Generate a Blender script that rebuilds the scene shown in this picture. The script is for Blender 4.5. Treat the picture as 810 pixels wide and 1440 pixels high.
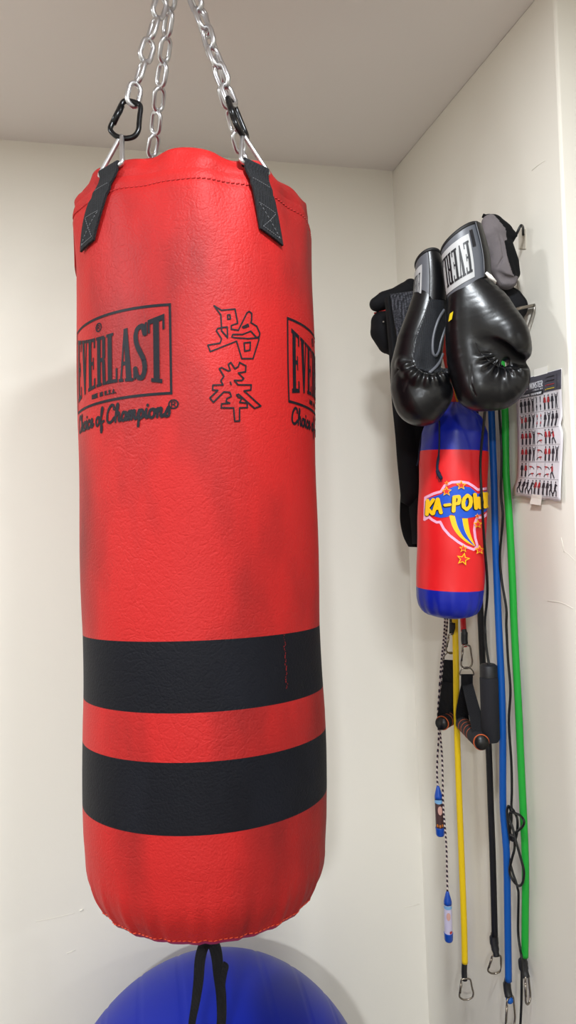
import bpy, bmesh, math, random
import numpy as np
from mathutils import Vector, Matrix
for o in list(bpy.data.objects): bpy.data.objects.remove(o)
SC = bpy.context.scene; COL = SC.collection
PI = math.pi
rnd = random.Random(7)

# ---------------------------------------------------------------- camera, light, exposure
CZ = 1.425; CEIL = CZ + .8; XR = .7007; YB = 1.5895; YO = .9535
FP = 1000.0; PITCH = -.00479214; ROLL = -.04367107; YAW = .24936383
CF = Vector((math.sin(YAW)*math.cos(PITCH), math.cos(YAW)*math.cos(PITCH), math.sin(PITCH)))
_r = Vector((math.cos(YAW), -math.sin(YAW), 0)); _u = _r.cross(CF)
CR = math.cos(ROLL)*_r + math.sin(ROLL)*_u; CU = -math.sin(ROLL)*_r + math.cos(ROLL)*_u
CAM = Vector((0, 0, CZ))
cd = bpy.data.cameras.new('camera'); co = bpy.data.objects.new('camera', cd); COL.objects.link(co)
co.matrix_world = Matrix(((CR.x, CU.x, -CF.x, 0), (CR.y, CU.y, -CF.y, 0), (CR.z, CU.z, -CF.z, CZ), (0, 0, 0, 1)))
cd.sensor_fit = 'VERTICAL'; cd.sensor_height = 36; cd.lens = 36*FP/1440; cd.clip_start = .01
SC.camera = co
w = bpy.data.worlds.new('world'); SC.world = w; w.use_nodes = True
w.node_tree.nodes['Background'].inputs[0].default_value = (1, .96, .9, 1)
w.node_tree.nodes['Background'].inputs[1].default_value = .3
SC.view_settings.view_transform = 'Standard'; SC.view_settings.look = 'None'
SC.view_settings.gamma = 1; SC.view_settings.use_curve_mapping = False
SC.view_settings.exposure = 0.2
def downlight(x, y, e, r=.07, col=(.94, .995, 1.04)):      # flush ceiling disc lamps, all above or behind the frame
    l = bpy.data.lights.new('downlight', 'AREA'); l.shape = 'DISK'; l.size = 2*r; l.energy = e; l.color = col
    o = bpy.data.objects.new('downlight', l); COL.objects.link(o); o.location = (x, y, CEIL - .012)
downlight(-1.0, .72, 25)
downlight(.24, .40, 14)
downlight(-.7, -1.9, 84, .09)
downlight(1.9, -2.0, 17, .09)

# ---------------------------------------------------------------- helpers
def at(px, py, d):
    px, py, d = float(px), float(py), float(d)
    return CAM + d*(CF + CR*((px-405)/FP) - CU*((py-720)/FP))
def ray(px, py):
    px, py = float(px), float(py)
    return CF + CR*((px-405)/FP) - CU*((py-720)/FP)
def onwall(px, py, off):                       # point `off` in front of the right wall
    d = ray(px, py); return CAM + d*((XR-float(off))/d.x)
def onback(px, py, off):
    d = ray(px, py); return CAM + d*((YB-off)/d.y)
def lin(c):
    c = c/255.0
    return c/12.92 if c <= .04045 else ((c+.055)/1.055)**2.4
def rgb(r, g, b): return (lin(r), lin(g), lin(b), 1)
def wmat(o):
    m = o.matrix_basis.copy()
    while o.parent: o = o.parent; m = o.matrix_basis @ m
    return m
def mat(name, col, rough=.5, metal=0, spec=.5, bump=None, coat=0, var=None, sheen=0):
    """bump = (scale, strength, distance); var = (scale, colour2, low, high)"""
    m = bpy.data.materials.new(name); m.use_nodes = True; nt = m.node_tree; b = nt.nodes['Principled BSDF']
    b.inputs['Base Color'].default_value = col; b.inputs['Roughness'].default_value = rough
    b.inputs['Metallic'].default_value = metal; b.inputs['Specular IOR Level'].default_value = spec
    b.inputs['Coat Weight'].default_value = coat; b.inputs['Sheen Weight'].default_value = sheen
    tc = nt.nodes.new('ShaderNodeTexCoord')
    if var:
        n = nt.nodes.new('ShaderNodeTexNoise'); n.inputs['Scale'].default_value = var[0]; n.inputs['Detail'].default_value = 5
        nt.links.new(tc.outputs['Object'], n.inputs['Vector'])
        r = nt.nodes.new('ShaderNodeValToRGB'); r.color_ramp.elements[0].position = var[2]; r.color_ramp.elements[1].position = var[3]
        r.color_ramp.elements[0].color = col; r.color_ramp.elements[1].color = var[1]
        nt.links.new(n.outputs['Fac'], r.inputs[0]); nt.links.new(r.outputs[0], b.inputs['Base Color'])
    if bump:
        n = nt.nodes.new('ShaderNodeTexNoise'); n.inputs['Scale'].default_value = bump[0]; n.inputs['Detail'].default_value = 4
        nt.links.new(tc.outputs['Object'], n.inputs['Vector'])
        bp = nt.nodes.new('ShaderNodeBump'); bp.inputs['Strength'].default_value = bump[1]; bp.inputs['Distance'].default_value = bump[2]
        nt.links.new(n.outputs['Fac'], bp.inputs['Height']); nt.links.new(bp.outputs[0], b.inputs['Normal'])
    return m
class G:                                       # a mesh being collected, world coordinates
    def __init__(s): s.v = []; s.f = []; s.m = []
    def add(s, vs, fs, mi=0):
        k = len(s.v); s.v += [tuple(v) for v in vs]; s.f += [tuple(i+k for i in f) for f in fs]; s.m += [mi]*len(fs)
    def tube(s, pts, r, n=12, closed=False, mi=0, caps=True):
        pts = [Vector(p) for p in pts]; N = len(pts)
        rs = r if hasattr(r, '__len__') else [r]*N
        tan = []
        for i in range(N):
            a = pts[(i-1) % N] if (closed or i > 0) else pts[0]; b = pts[(i+1) % N] if (closed or i < N-1) else pts[-1]
            tan.append((b-a).normalized())
        x = tan[0].orthogonal().normalized(); vs = []; X = []
        for i in range(N):
            x = (x - tan[i]*x.dot(tan[i])).normalized(); X.append(x.copy())
        tw = 0
        if closed:
            xe = (X[-1]-tan[0]*X[-1].dot(tan[0])).normalized(); tw = math.atan2(xe.cross(X[0]).dot(tan[0]), xe.dot(X[0]))
        for i in range(N):
            y = tan[i].cross(X[i]); o = tw*i/N
            for k in range(n):
                a = 2*PI*k/n + o; vs.append(pts[i] + (X[i]*math.cos(a) + y*math.sin(a))*rs[i])
        fs = []
        for i in range(N if closed else N-1):
            j = (i+1) % N
            for k in range(n): fs.append((i*n+k, i*n+(k+1) % n, j*n+(k+1) % n, j*n+k))
        if not closed and caps: fs.append(tuple(range(n))[::-1]); fs.append(tuple((N-1)*n+k for k in range(n)))
        s.add(vs, fs, mi)
    def grid(s, P, mi=0, closeu=False):        # P[i][j] points
        a = len(P); b = len(P[0]); vs = [p for row in P for p in row]; fs = []
        for i in range(a-1):
            for j in range(b if closeu else b-1):
                k = (j+1) % b; fs.append((i*b+j, i*b+k, (i+1)*b+k, (i+1)*b+j))
        s.add(vs, fs, mi)
    def slab(s, P, Q, mi=0):                   # closed sheet between two matching grids
        a = len(P); b = len(P[0]); n = a*b
        vs = [p for r in P for p in r] + [p for r in Q for p in r]; fs = []
        for i in range(a-1):
            for j in range(b-1):
                q = (i*b+j, i*b+j+1, (i+1)*b+j+1, (i+1)*b+j); fs.append(q); fs.append(tuple(x+n for x in q[::-1]))
        for i in range(a-1):
            for j in (0, b-1):
                q = (i*b+j, (i+1)*b+j, (i+1)*b+j+n, i*b+j+n); fs.append(q)
        for j in range(b-1):
            for i in (0, a-1):
                q = (i*b+j, i*b+j+1, i*b+j+1+n, i*b+j+n); fs.append(q)
        s.add(vs, fs, mi)
    def box(s, lo, hi, mi=0):
        x0, y0, z0 = lo; x1, y1, z1 = hi
        v = [(x, y, z) for z in (z0, z1) for y in (y0, y1) for x in (x0, x1)]
        s.add(v, [(0, 2, 3, 1), (4, 5, 7, 6), (0, 1, 5, 4), (2, 6, 7, 3), (0, 4, 6, 2), (1, 3, 7, 5)], mi)
    def build(s, name, mats, parent=None, smooth=True, sub=0, bevel=0, sharp=None):
        if not isinstance(mats, (list, tuple)): mats = [mats]
        if parent is not None: inv = wmat(parent).inverted()
        else:
            a = np.array(s.v); c = (a.min(0)+a.max(0))/2; c[2] = a[:, 2].min(); inv = Matrix.Translation(Vector(c)).inverted()
        me = bpy.data.meshes.new(name); me.from_pydata([tuple(inv @ Vector(v)) for v in s.v], [], s.f)
        for m in mats: me.materials.append(m)
        me.polygons.foreach_set('material_index', s.m)
        me.polygons.foreach_set('use_smooth', [smooth]*len(s.f))
        bm = bmesh.new(); bm.from_mesh(me); bmesh.ops.recalc_face_normals(bm, faces=bm.faces)
        if sharp is not None:
            for e in bm.edges:
                if len(e.link_faces) == 2 and e.calc_face_angle(0) > math.radians(sharp): e.smooth = False
        bm.to_mesh(me); bm.free(); me.update()
        o = bpy.data.objects.new(name, me); COL.objects.link(o)
        if parent is not None: o.parent = parent
        else: o.matrix_basis = inv.inverted()
        if bevel: b = o.modifiers.new('b', 'BEVEL'); b.width = bevel; b.segments = 2; b.limit_method = 'ANGLE'
        if sub: q = o.modifiers.new('s', 'SUBSURF'); q.levels = sub; q.render_levels = sub
        return o
def tag(o, label=None, cat=None, group=None, kind=None):
    if label: o['label'] = label
    if cat: o['category'] = cat
    if group: o['group'] = group
    if kind: o['kind'] = kind
    return o
def thing(name, loc, label, cat, group=None, rot=None):
    o = bpy.data.objects.new(name, None); COL.objects.link(o); o.empty_display_size = .05
    o.matrix_basis = Matrix.Translation(Vector(loc)) @ (rot.to_4x4() if rot else Matrix.Identity(4))
    return tag(o, label, cat, group)
def spline(P, n=8, closed=False):
    m_ = max(len(p) for p in P); P = [tuple(p)+(0,)*(m_-len(p)) for p in P]              # Catmull-Rom through P
    P = [np.array(p, float) for p in P]; N = len(P); out = []
    g = lambda i: P[i % N] if closed else P[min(max(i, 0), N-1)]
    for i in range(N if closed else N-1):
        a, b, c, d = g(i-1), g(i), g(i+1), g(i+2)
        for k in range(n):
            t = k/n; out.append(.5*((2*b)+(c-a)*t+(2*a-5*b+4*c-d)*t*t+(-a+3*b-3*c+d)*t**3))
    if not closed: out.append(P[-1])
    return out
def interp(x, xs, ys): return float(np.interp(x, xs, ys))

# ---- flat print shapes: polygons in a 2-D frame, cut on a grid, then laid on a surface
def hull(pts):
    pts = sorted(set((round(x, 6), round(y, 6)) for x, y in pts))
    def half(ps):
        h = []
        for p in ps:
            while len(h) > 1 and (h[-1][0]-h[-2][0])*(p[1]-h[-2][1])-(h[-1][1]-h[-2][1])*(p[0]-h[-2][0]) <= 0: h.pop()
            h.append(p)
        return h
    a = half(pts); b = half(pts[::-1]); return a[:-1]+b[:-1]
def stroke(P, rx, ry=None, closed=False, n=10):
    ry = rx if ry is None else ry
    E = [[(p[0]+rx*math.cos(2*PI*k/n), p[1]+ry*math.sin(2*PI*k/n)) for k in range(n)] for p in P]
    R = [hull(E[i]+E[i+1]) for i in range(len(E)-1)]
    if closed: R.append(hull(E[-1]+E[0]))
    return R
def rect(a, b, c, d): return [(a, b), (c, b), (c, d), (a, d)]
def lay(polys, step, fn, name, mats, parent, mi=None, dz=1.5e-5):
    """fn(x, y, extra) -> world point"""
    g = G(); dz = min(dz, 4e-4/max(1, len(polys)))
    for k, P in enumerate(polys):
        bm = bmesh.new(); vs = [bm.verts.new((x, y, 0)) for x, y in P]
        try: f = bm.faces.new(vs)
        except ValueError: bm.free(); continue
        bmesh.ops.triangulate(bm, faces=[f])
        xs = [p[0] for p in P]; ys = [p[1] for p in P]
        for ax, lo, hi in ((0, min(xs), max(xs)), (1, min(ys), max(ys))):
            st = step[ax]
            if not st: continue
            q = math.floor(lo/st)+1
            while q*st < hi:
                c = [0, 0, 0]; c[ax] = q*st; nn = [0, 0, 0]; nn[ax] = 1
                bmesh.ops.bisect_plane(bm, geom=bm.verts[:]+bm.edges[:]+bm.faces[:], plane_co=c, plane_no=nn); q += 1
        bm.verts.index_update()
        ok = [fn(v.co.x, v.co.y, dz*k) for v in bm.verts]
        fs = [tuple(v.index for v in f.verts) for f in bm.faces if all(ok[v.index] is not None for v in f.verts)]
        g.add([p if p is not None else (0, 0, 0) for p in ok], fs, mi[k] if mi else 0); bm.free()
    used = sorted(set(i for f in g.f for i in f)); mp = {i: n for n, i in enumerate(used)}
    g.v = [g.v[i] for i in used]; g.f = [tuple(mp[i] for i in f) for f in g.f]
    return g.build(name, mats, parent)
GLYPH = {
 'E': [rect(0, 0, .95, .07), rect(.12, 0, .5, 1), rect(0, .93, .95, 1), rect(.78, 0, .95, .2), rect(.78, .8, .95, 1), rect(.5, .46, .75, .53), rect(.66, .38, .78, .62)],
 'V': [[(.1, .03), (.5, .03), (.68, .78), (.6, 1), (.42, 1)], [(.76, .03), (.92, .03), (.62, 1), (.5, 1)], rect(0, 0, .6, .06), rect(.66, 0, 1.02, .06)],
 'R': [rect(0, 0, .62, .06), rect(.12, 0, .48, 1), rect(0, .94, .58, 1), rect(.5, 0, .82, .07), rect(.66, .03, .95, .46), rect(.46, .44, .86, .52), [(.62, .5), (.92, .5), (.97, 1), (.68, 1)], rect(.66, .94, 1.04, 1)],
 'L': [rect(0, 0, .62, .06), rect(.12, 0, .5, 1), rect(0, .93, .95, 1), rect(.8, .72, .95, 1)],
 'A': [[(.4, 0), (.54, 0), (.22, 1), (.08, 1)], [(.38, 0), (.68, 0), (.97, 1), (.55, 1)], rect(.28, .62, .7, .69), rect(-.02, .94, .34, 1), rect(.46, .94, 1.05, 1)],
 'S': stroke(spline([(.82, .2), (.68, .07), (.34, .08), (.2, .2), (.28, .36), (.5, .5), (.74, .64), (.8, .8), (.62, .93), (.3, .92), (.16, .78)], 3), .16, .045) + [rect(.84, .02, .98, .24), rect(.02, .76, .14, .98)],
 'T': [rect(-.04, 0, 1.04, .08), rect(-.04, 0, .1, .22), rect(.9, 0, 1.04, .22), rect(.31, 0, .69, 1), rect(.15, .94, .85, 1)],
}
def word(txt, x0, x1, gap=.1):
    n = len(txt); cw = (x1-x0)/n; out = []
    for i, ch in enumerate(txt):
        if ch in GLYPH: out += [[(x0+cw*(i+gap/2+x*(1-gap)), y) for x, y in P] for P in GLYPH[ch]]
    return out
# plain capitals from thin strokes (y down, 0..1)
LINE = {'A': [[(0, 1), (.5, 0), (1, 1)], [(.2, .65), (.8, .65)]], 'C': [[(1, .15), (.6, 0), (.2, .15), (0, .5), (.2, .85), (.6, 1), (1, .85)]],
 'D': [[(0, 0), (0, 1), (.6, 1), (1, .7), (1, .3), (.6, 0), (0, 0)]], 'E': [[(1, 0), (0, 0), (0, 1), (1, 1)], [(0, .5), (.8, .5)]],
 'I': [[(.5, 0), (.5, 1)]], 'L': [[(0, 0), (0, 1), (1, 1)]], 'M': [[(0, 1), (0, 0), (.5, .7), (1, 0), (1, 1)]], 'N': [[(0, 1), (0, 0), (1, 1), (1, 0)]],
 'O': [[(.5, 0), (.9, .2), (1, .5), (.9, .8), (.5, 1), (.1, .8), (0, .5), (.1, .2), (.5, 0)]], 'P': [[(0, 1), (0, 0), (.8, 0), (1, .25), (.8, .5), (0, .5)]],
 'Q': [[(.5, 0), (.9, .2), (1, .5), (.9, .8), (.5, 1), (.1, .8), (0, .5), (.1, .2), (.5, 0)], [(.6, .7), (1, 1.1)]],
 'R': [[(0, 1), (0, 0), (.8, 0), (1, .25), (.8, .5), (0, .5)], [(.4, .5), (1, 1)]], 'S': [[(1, .12), (.5, 0), (.05, .2), (.3, .45), (.8, .6), (.95, .82), (.5, 1), (0, .88)]],
 'T': [[(0, 0), (1, 0)], [(.5, 0), (.5, 1)]], 'U': [[(0, 0), (0, .8), (.5, 1), (1, .8), (1, 0)]], 'V': [[(0, 0), (.5, 1), (1, 0)]],
 'W': [[(0, 0), (.25, 1), (.5, .3), (.75, 1), (1, 0)]], '.': [[(.5, .98), (.5, 1)]], 'K': [[(0, 0), (0, 1)], [(1, 0), (0, .55), (1, 1)]], '-': [[(.05, .5), (.95, .5)]], ' ': []}
def linetext(txt, x0, y0, x1, y1, rx, ry, fill=.7):
    n = len(txt); cw = (x1-x0)/n; out = []
    for i, ch in enumerate(txt):
        for s in LINE.get(ch, []): out += stroke([(x0+cw*(i+x*fill), y0+(y1-y0)*y) for x, y in s], rx, ry, n=6)
    return out
SCRIPT = {'C': (1.5, [[(1.25, 1.55), (1.15, 2), (.7, 2.05), (.25, 1.55), (.08, .9), (.15, .25), (.5, 0), (.95, .1), (1.35, .5)]]),
 'h': (1.05, [[(0, .4), (.35, 1.3), (.42, 2), (.25, 2), (.15, 1.2), (.1, 0)], [(.12, .55), (.4, 1), (.65, .95), (.65, .2), (.8, 0), (1.05, .25)]]),
 'o': (.95, [[(.6, .95), (.2, .9), (.05, .45), (.2, .02), (.55, 0), (.75, .4), (.65, .85), (.5, .98), (.95, .85)]]),
 'i': (.55, [[(0, .3), (.2, 1), (.15, .2), (.3, 0), (.55, .25)], [(.3, 1.45), (.31, 1.5)]]),
 'c': (.85, [[(.65, .75), (.5, 1), (.2, .8), (.08, .4), (.2, 0), (.5, 0), (.85, .3)]]),
 'e': (.85, [[(.1, .4), (.45, .5), (.6, .8), (.4, 1), (.15, .75), (.1, .3), (.3, 0), (.6, .05), (.85, .3)]]),
 'f': (.8, [[(0, .3), (.4, 1.2), (.55, 1.9), (.35, 2), (.25, 1.4), (.25, -.7), (.45, -.9), (.5, -.3), (.3, .1), (.8, .35)]]),
 'a': (1.0, [[(.65, .85), (.3, 1), (.08, .6), (.1, .1), (.4, 0), (.65, .4), (.7, .95), (.68, .2), (.8, 0), (1, .25)]]),
 'm': (1.45, [[(0, .6), (.2, 1), (.18, 0)], [(.2, .6), (.42, 1), (.6, .9), (.58, 0)], [(.6, .6), (.82, 1), (1, .9), (1, .2), (1.15, 0), (1.45, .25)]]),
 'p': (.95, [[(0, .5), (.22, 1), (.16, -.9)], [(.2, .6), (.45, 1), (.7, .8), (.68, .25), (.45, 0), (.22, .2)], [(.6, .1), (.95, .3)]]),
 'n': (1.05, [[(0, .6), (.2, 1), (.18, 0)], [(.2, .6), (.45, 1), (.65, .9), (.62, .2), (.78, 0), (1.05, .25)]]),
 's': (.8, [[(.05, .15), (.45, 1.1), (.6, .5), (.55, .1), (.25, 0), (.05, .12)]]), ' ': (.6, [])}
def scripttext(txt, r):
    x = 0; out = []
    for ch in txt:
        wd, ss = SCRIPT[ch]
        for s in ss:
            pts = spline(s, 3) if len(s) > 2 else s
            out += stroke([(x+p[0]+.12*p[1], p[1]) for p in pts], r, r, n=8)
        x += wd
    return out, x
def star(cx, cy, r, rot=-90, k=.45):
    return [(cx+(r if i % 2 == 0 else r*k)*math.cos(math.radians(rot+36*i)), cy+(r if i % 2 == 0 else r*k)*math.sin(math.radians(rot+36*i))) for i in range(10)]

class Cyl:                                     # a body of revolution standing near the camera's sight line
    def __init__(s, C, ax, R, h0=0):
        s.h0 = h0
        s.C = Vector(C); s.ax = Vector(ax).normalized(); s.R = R
        s.e1 = Vector((0, 1, 0)).cross(s.ax).normalized(); s.e2 = s.ax.cross(s.e1)
        d = s.C - CAM; s.t0 = math.atan2(-d.x, d.y)
    def pt(s, th, h, off=0):                   # th in degrees, 0 faces the camera
        a = math.radians(th) + s.t0; r = s.R(h, th) + off
        return s.C + s.ax*h + s.e1*(r*math.sin(a)) - s.e2*(r*math.cos(a))
    def uv(s, px, py):
        d = ray(px, py); o = CAM - s.C; v = (d.dot(s.e1), d.dot(s.e2), d.dot(s.ax)); o = (o.dot(s.e1), o.dot(s.e2), o.dot(s.ax)); h = s.h0; th = 0
        for _ in range(6):
            r = s.R(h, th); a = v[0]**2+v[1]**2; b = 2*(o[0]*v[0]+o[1]*v[1]); c = o[0]**2+o[1]**2-r*r; D = b*b-4*a*c
            if D < 0: return None
            t = (-b-math.sqrt(D))/2/a; p = [o[i]+v[i]*t for i in range(3)]
            h = p[2]; th = math.degrees(math.atan2(p[0], -p[1])-s.t0)
        return th, h
    def px(s, px, py, off=0):
        q = s.uv(px, py); return None if q is None else s.pt(q[0], q[1], off)

# ---------------------------------------------------------------- materials
def wall_mat(name, col):
    m = bpy.data.materials.new(name); m.use_nodes = True; nt = m.node_tree; b = nt.nodes['Principled BSDF']
    b.inputs['Roughness'].default_value = .62; b.inputs['Specular IOR Level'].default_value = .25
    tc = nt.nodes.new('ShaderNodeTexCoord')
    n = nt.nodes.new('ShaderNodeTexNoise'); n.inputs['Scale'].default_value = 1.7; n.inputs['Detail'].default_value = 3
    nt.links.new(tc.outputs['Object'], n.inputs['Vector'])
    r = nt.nodes.new('ShaderNodeValToRGB'); r.color_ramp.elements[0].color = col; r.color_ramp.elements[1].color = tuple(c*.97 for c in col[:3])+(1,)
    nt.links.new(n.outputs['Fac'], r.inputs[0]); nt.links.new(r.outputs[0], b.inputs['Base Color'])
    n2 = nt.nodes.new('ShaderNodeTexNoise'); n2.inputs['Scale'].default_value = 90; n2.inputs['Detail'].default_value = 6
    nt.links.new(tc.outputs['Object'], n2.inputs['Vector'])
    bp = nt.nodes.new('ShaderNodeBump'); bp.inputs['Strength'].default_value = .08; bp.inputs['Distance'].default_value = .002
    nt.links.new(n2.outputs['Fac'], bp.inputs['Height']); nt.links.new(bp.outputs[0], b.inputs['Normal'])
    return m
M_wall = wall_mat('cream_wall_paint', rgb(226, 221, 210))
M_ceil = wall_mat('ceiling_paint', rgb(230, 224, 218))
M_floor = mat('grey_brown_carpet', rgb(128, 121, 115), .9, bump=(300, .4, .003))
def leather(name, col, smudge, grain=.5, rough=.42, smscale=6.0, lo=.52, hi=.72, spec=.5):
    m = bpy.data.materials.new(name); m.use_nodes = True; nt = m.node_tree; b = nt.nodes['Principled BSDF']; L = nt.links.new; N = nt.nodes.new
    b.inputs['Specular IOR Level'].default_value = spec
    tc = N('ShaderNodeTexCoord')
    mp = N('ShaderNodeMapping'); mp.inputs['Scale'].default_value = (1, 1, .4); L(tc.outputs['Object'], mp.inputs['Vector'])
    n = N('ShaderNodeTexNoise'); n.inputs['Scale'].default_value = smscale; n.inputs['Detail'].default_value = 4; L(mp.outputs[0], n.inputs['Vector'])
    r = N('ShaderNodeValToRGB'); r.color_ramp.elements[0].position = lo; r.color_ramp.elements[1].position = hi
    r.color_ramp.elements[0].color = col; r.color_ramp.elements[1].color = smudge
    L(n.outputs['Fac'], r.inputs[0]); L(r.outputs[0], b.inputs['Base Color'])
    # wrinkled creases over a pebble grain
    wz = N('ShaderNodeTexNoise'); wz.inputs['Scale'].default_value = 9; wz.inputs['Detail'].default_value = 3; L(tc.outputs['Object'], wz.inputs['Vector'])
    mx = N('ShaderNodeMix'); mx.data_type = 'VECTOR'; mx.inputs[0].default_value = .09; L(tc.outputs['Object'], mx.inputs[4]); L(wz.outputs['Color'], mx.inputs[5])
    vo = N('ShaderNodeTexVoronoi'); vo.feature = 'DISTANCE_TO_EDGE'; vo.inputs['Scale'].default_value = 75; L(mx.outputs[1], vo.inputs['Vector'])
    cr = N('ShaderNodeMapRange'); cr.inputs[1].default_value = 0; cr.inputs[2].default_value = .10; L(vo.outputs['Distance'], cr.inputs[0])
    msk = N('ShaderNodeMapRange'); msk.inputs[1].default_value = .42; msk.inputs[2].default_value = .62; L(wz.outputs['Fac'], msk.inputs[0])
    mm = N('ShaderNodeMath'); mm.operation = 'MAXIMUM'; L(cr.outputs[0], mm.inputs[0]); L(msk.outputs[0], mm.inputs[1])
    gn = N('ShaderNodeTexNoise'); gn.inputs['Scale'].default_value = 330; gn.inputs['Detail'].default_value = 3; L(tc.outputs['Object'], gn.inputs['Vector'])
    b1 = N('ShaderNodeBump'); b1.inputs['Strength'].default_value = .32*grain; b1.inputs['Distance'].default_value = .0014; L(mm.outputs[0], b1.inputs['Height'])
    b2 = N('ShaderNodeBump'); b2.inputs['Strength'].default_value = .8*grain; b2.inputs['Distance'].default_value = .002; L(gn.outputs['Fac'], b2.inputs['Height']); L(b1.outputs[0], b2.inputs['Normal'])
    L(b2.outputs[0], b.inputs['Normal'])
    rr = N('ShaderNodeMapRange'); rr.inputs[3].default_value = rough-.06; rr.inputs[4].default_value = rough+.1; L(n.outputs['Fac'], rr.inputs[0]); L(rr.outputs[0], b.inputs['Roughness'])
    return m
M_red = leather('red_vinyl', rgb(170, 27, 26), rgb(80, 19, 20), rough=.53, spec=.24, lo=.47, hi=.78)
M_band = leather('black_printed_band', rgb(11, 12, 19), rgb(20, 22, 30), rough=.6, spec=.16)
M_ink = mat('black_print_ink', rgb(16, 16, 23), .6, bump=(400, .3, .0005), spec=.2)
M_cap = mat('dark_red_vinyl', rgb(150, 20, 45), .5)
M_gthread = mat('grey_thread', rgb(95, 95, 98), .8)
M_thread = mat('red_thread', rgb(165, 20, 22), .8)
M_web = bpy.data.materials.new('black_webbing')
def weave(m, c1, c2, scale, rough=.8, axis='Z'):
    m.use_nodes = True; nt = m.node_tree; b = nt.nodes['Principled BSDF']; L = nt.links.new; N = nt.nodes.new
    b.inputs['Roughness'].default_value = rough; b.inputs['Specular IOR Level'].default_value = .3
    tc = N('ShaderNodeTexCoord'); vo = N('ShaderNodeTexVoronoi'); vo.inputs['Scale'].default_value = scale; vo.inputs['Randomness'].default_value = .25
    mp = N('ShaderNodeMapping'); mp.inputs['Scale'].default_value = (1.0, 1.0, 1.6); L(tc.outputs['Object'], mp.inputs[0]); L(mp.outputs[0], vo.inputs['Vector'])
    r = N('ShaderNodeValToRGB'); r.color_ramp.elements[0].color = c1; r.color_ramp.elements[1].color = c2; r.color_ramp.elements[0].position = .15; r.color_ramp.elements[1].position = .6
    L(vo.outputs['Distance'], r.inputs[0]); L(r.outputs[0], b.inputs['Base Color'])
    bp = N('ShaderNodeBump'); bp.invert = True; bp.inputs['Strength'].default_value = .6; bp.inputs['Distance'].default_value = .0008; L(vo.outputs['Distance'], bp.inputs['Height']); L(bp.outputs[0], b.inputs['Normal'])
weave(M_web, rgb(40, 42, 46), rgb(10, 10, 13), 420)
M_web2 = bpy.data.materials.new('dark_webbing'); weave(M_web2, rgb(26, 26, 31), rgb(9, 9, 12), 420)
M_zinc = mat('zinc_plated_steel', rgb(205, 205, 208), .33, 1, bump=(120, .12, .0004))
M_steel = mat('bare_steel_wire', rgb(190, 186, 180), .3, 1)
M_nick = mat('nickel_carabiner', rgb(140, 132, 122), .24, 1)
M_gun = mat('black_anodised_metal', rgb(20, 20, 22), .28, .6, spec=.7)
M_ball = mat('blue_glossy_rubber', rgb(6, 30, 144), .4, spec=.25, bump=(60, .04, .001))
M_gl = mat('black_glove_leather', rgb(11, 11, 13), .31, spec=.4, bump=(260, .16, .0006))
M_glm = bpy.data.materials.new('black_glove_mesh'); weave(M_glm, rgb(6, 7, 9), rgb(26, 28, 33), 300, .75)
M_grey = mat('grey_glove_vinyl', rgb(88, 90, 96), .42, spec=.5, bump=(300, .15, .0005))
M_silv = mat('silver_label', rgb(176, 176, 176), .45, spec=.4)
M_blk = mat('matte_black_fabric', rgb(8, 8, 10), .9, bump=(350, .4, .0008), spec=.2)
M_neo = mat('black_neoprene', rgb(12, 12, 16), .8, bump=(200, .2, .0006), spec=.25)
M_beltg = bpy.data.materials.new('grey_belt_weave'); weave(M_beltg, rgb(88, 89, 97), rgb(26, 27, 32), 210, .85)
M_fleece = mat('grey_brushed_fabric', rgb(104, 97, 99), .9, bump=(180, .5, .0012), var=(25, rgb(84, 78, 80), .45, .7))
M_redf = mat('red_lining', rgb(190, 40, 28), .7)
M_white = mat('white_edge', rgb(225, 222, 215), .6)
M_yel = mat('yellow_label', rgb(215, 190, 20), .6)
def rubber(n, c): return mat(n, c, .48, spec=.35, bump=(500, .1, .0003))
M_by = rubber('yellow_latex_tube', rgb(226, 190, 12)); M_bb = rubber('blue_latex_tube', rgb(0, 78, 160)); M_bg = rubber('green_latex_tube', rgb(22, 152, 48))
M_br = rubber('red_latex_tube', rgb(196, 24, 34)); M_bk = rubber('black_latex_tube', rgb(14, 14, 19)); M_cable = mat('black_cable', rgb(9, 9, 11), .4, spec=.35)
M_slv = mat('black_rubber_sleeve', rgb(20, 20, 23), .55); M_foam = mat('black_foam', rgb(20, 20, 27), .85, bump=(500, .4, .0006))
M_org = mat('orange_ring', rgb(190, 84, 34), .55); M_hole = mat('black_plastic', rgb(10, 10, 11), .4)
M_kr = mat('kids_bag_red_vinyl', rgb(222, 24, 30), .42, bump=(30, .15, .003), spec=.45); M_kb = mat('kids_bag_blue_vinyl', rgb(8, 28, 150), .38, bump=(40, .2, .003), spec=.4)
M_pb = mat('print_blue', rgb(10, 80, 200), .45); M_py = mat('print_yellow', rgb(250, 196, 10), .45); M_pp = mat('print_pink', rgb(244, 176, 208), .45)
M_pk = mat('print_black', rgb(14, 14, 20), .45); M_pr = mat('print_red', rgb(235, 45, 35), .45)
M_navy = mat('navy_cord', rgb(18, 24, 48), .9); M_plb = mat('blue_plastic', rgb(10, 70, 170), .3, spec=.5)
M_paper = mat('white_paper', rgb(214, 210, 214), .7, bump=(25, .3, .004)); M_hd = mat('grey_header_ink', rgb(72, 70, 80), .6); M_bar = mat('dark_bar_ink', rgb(22, 22, 28), .6)
M_fig = mat('dark_figure_ink', rgb(44, 40, 48), .6); M_figr = mat('red_figure_ink', rgb(176, 50, 54), .6); M_wt = mat('pale_text_ink', rgb(214, 214, 220), .6)
M_tape = mat('clear_tape', rgb(240, 235, 226), .4)
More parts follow.
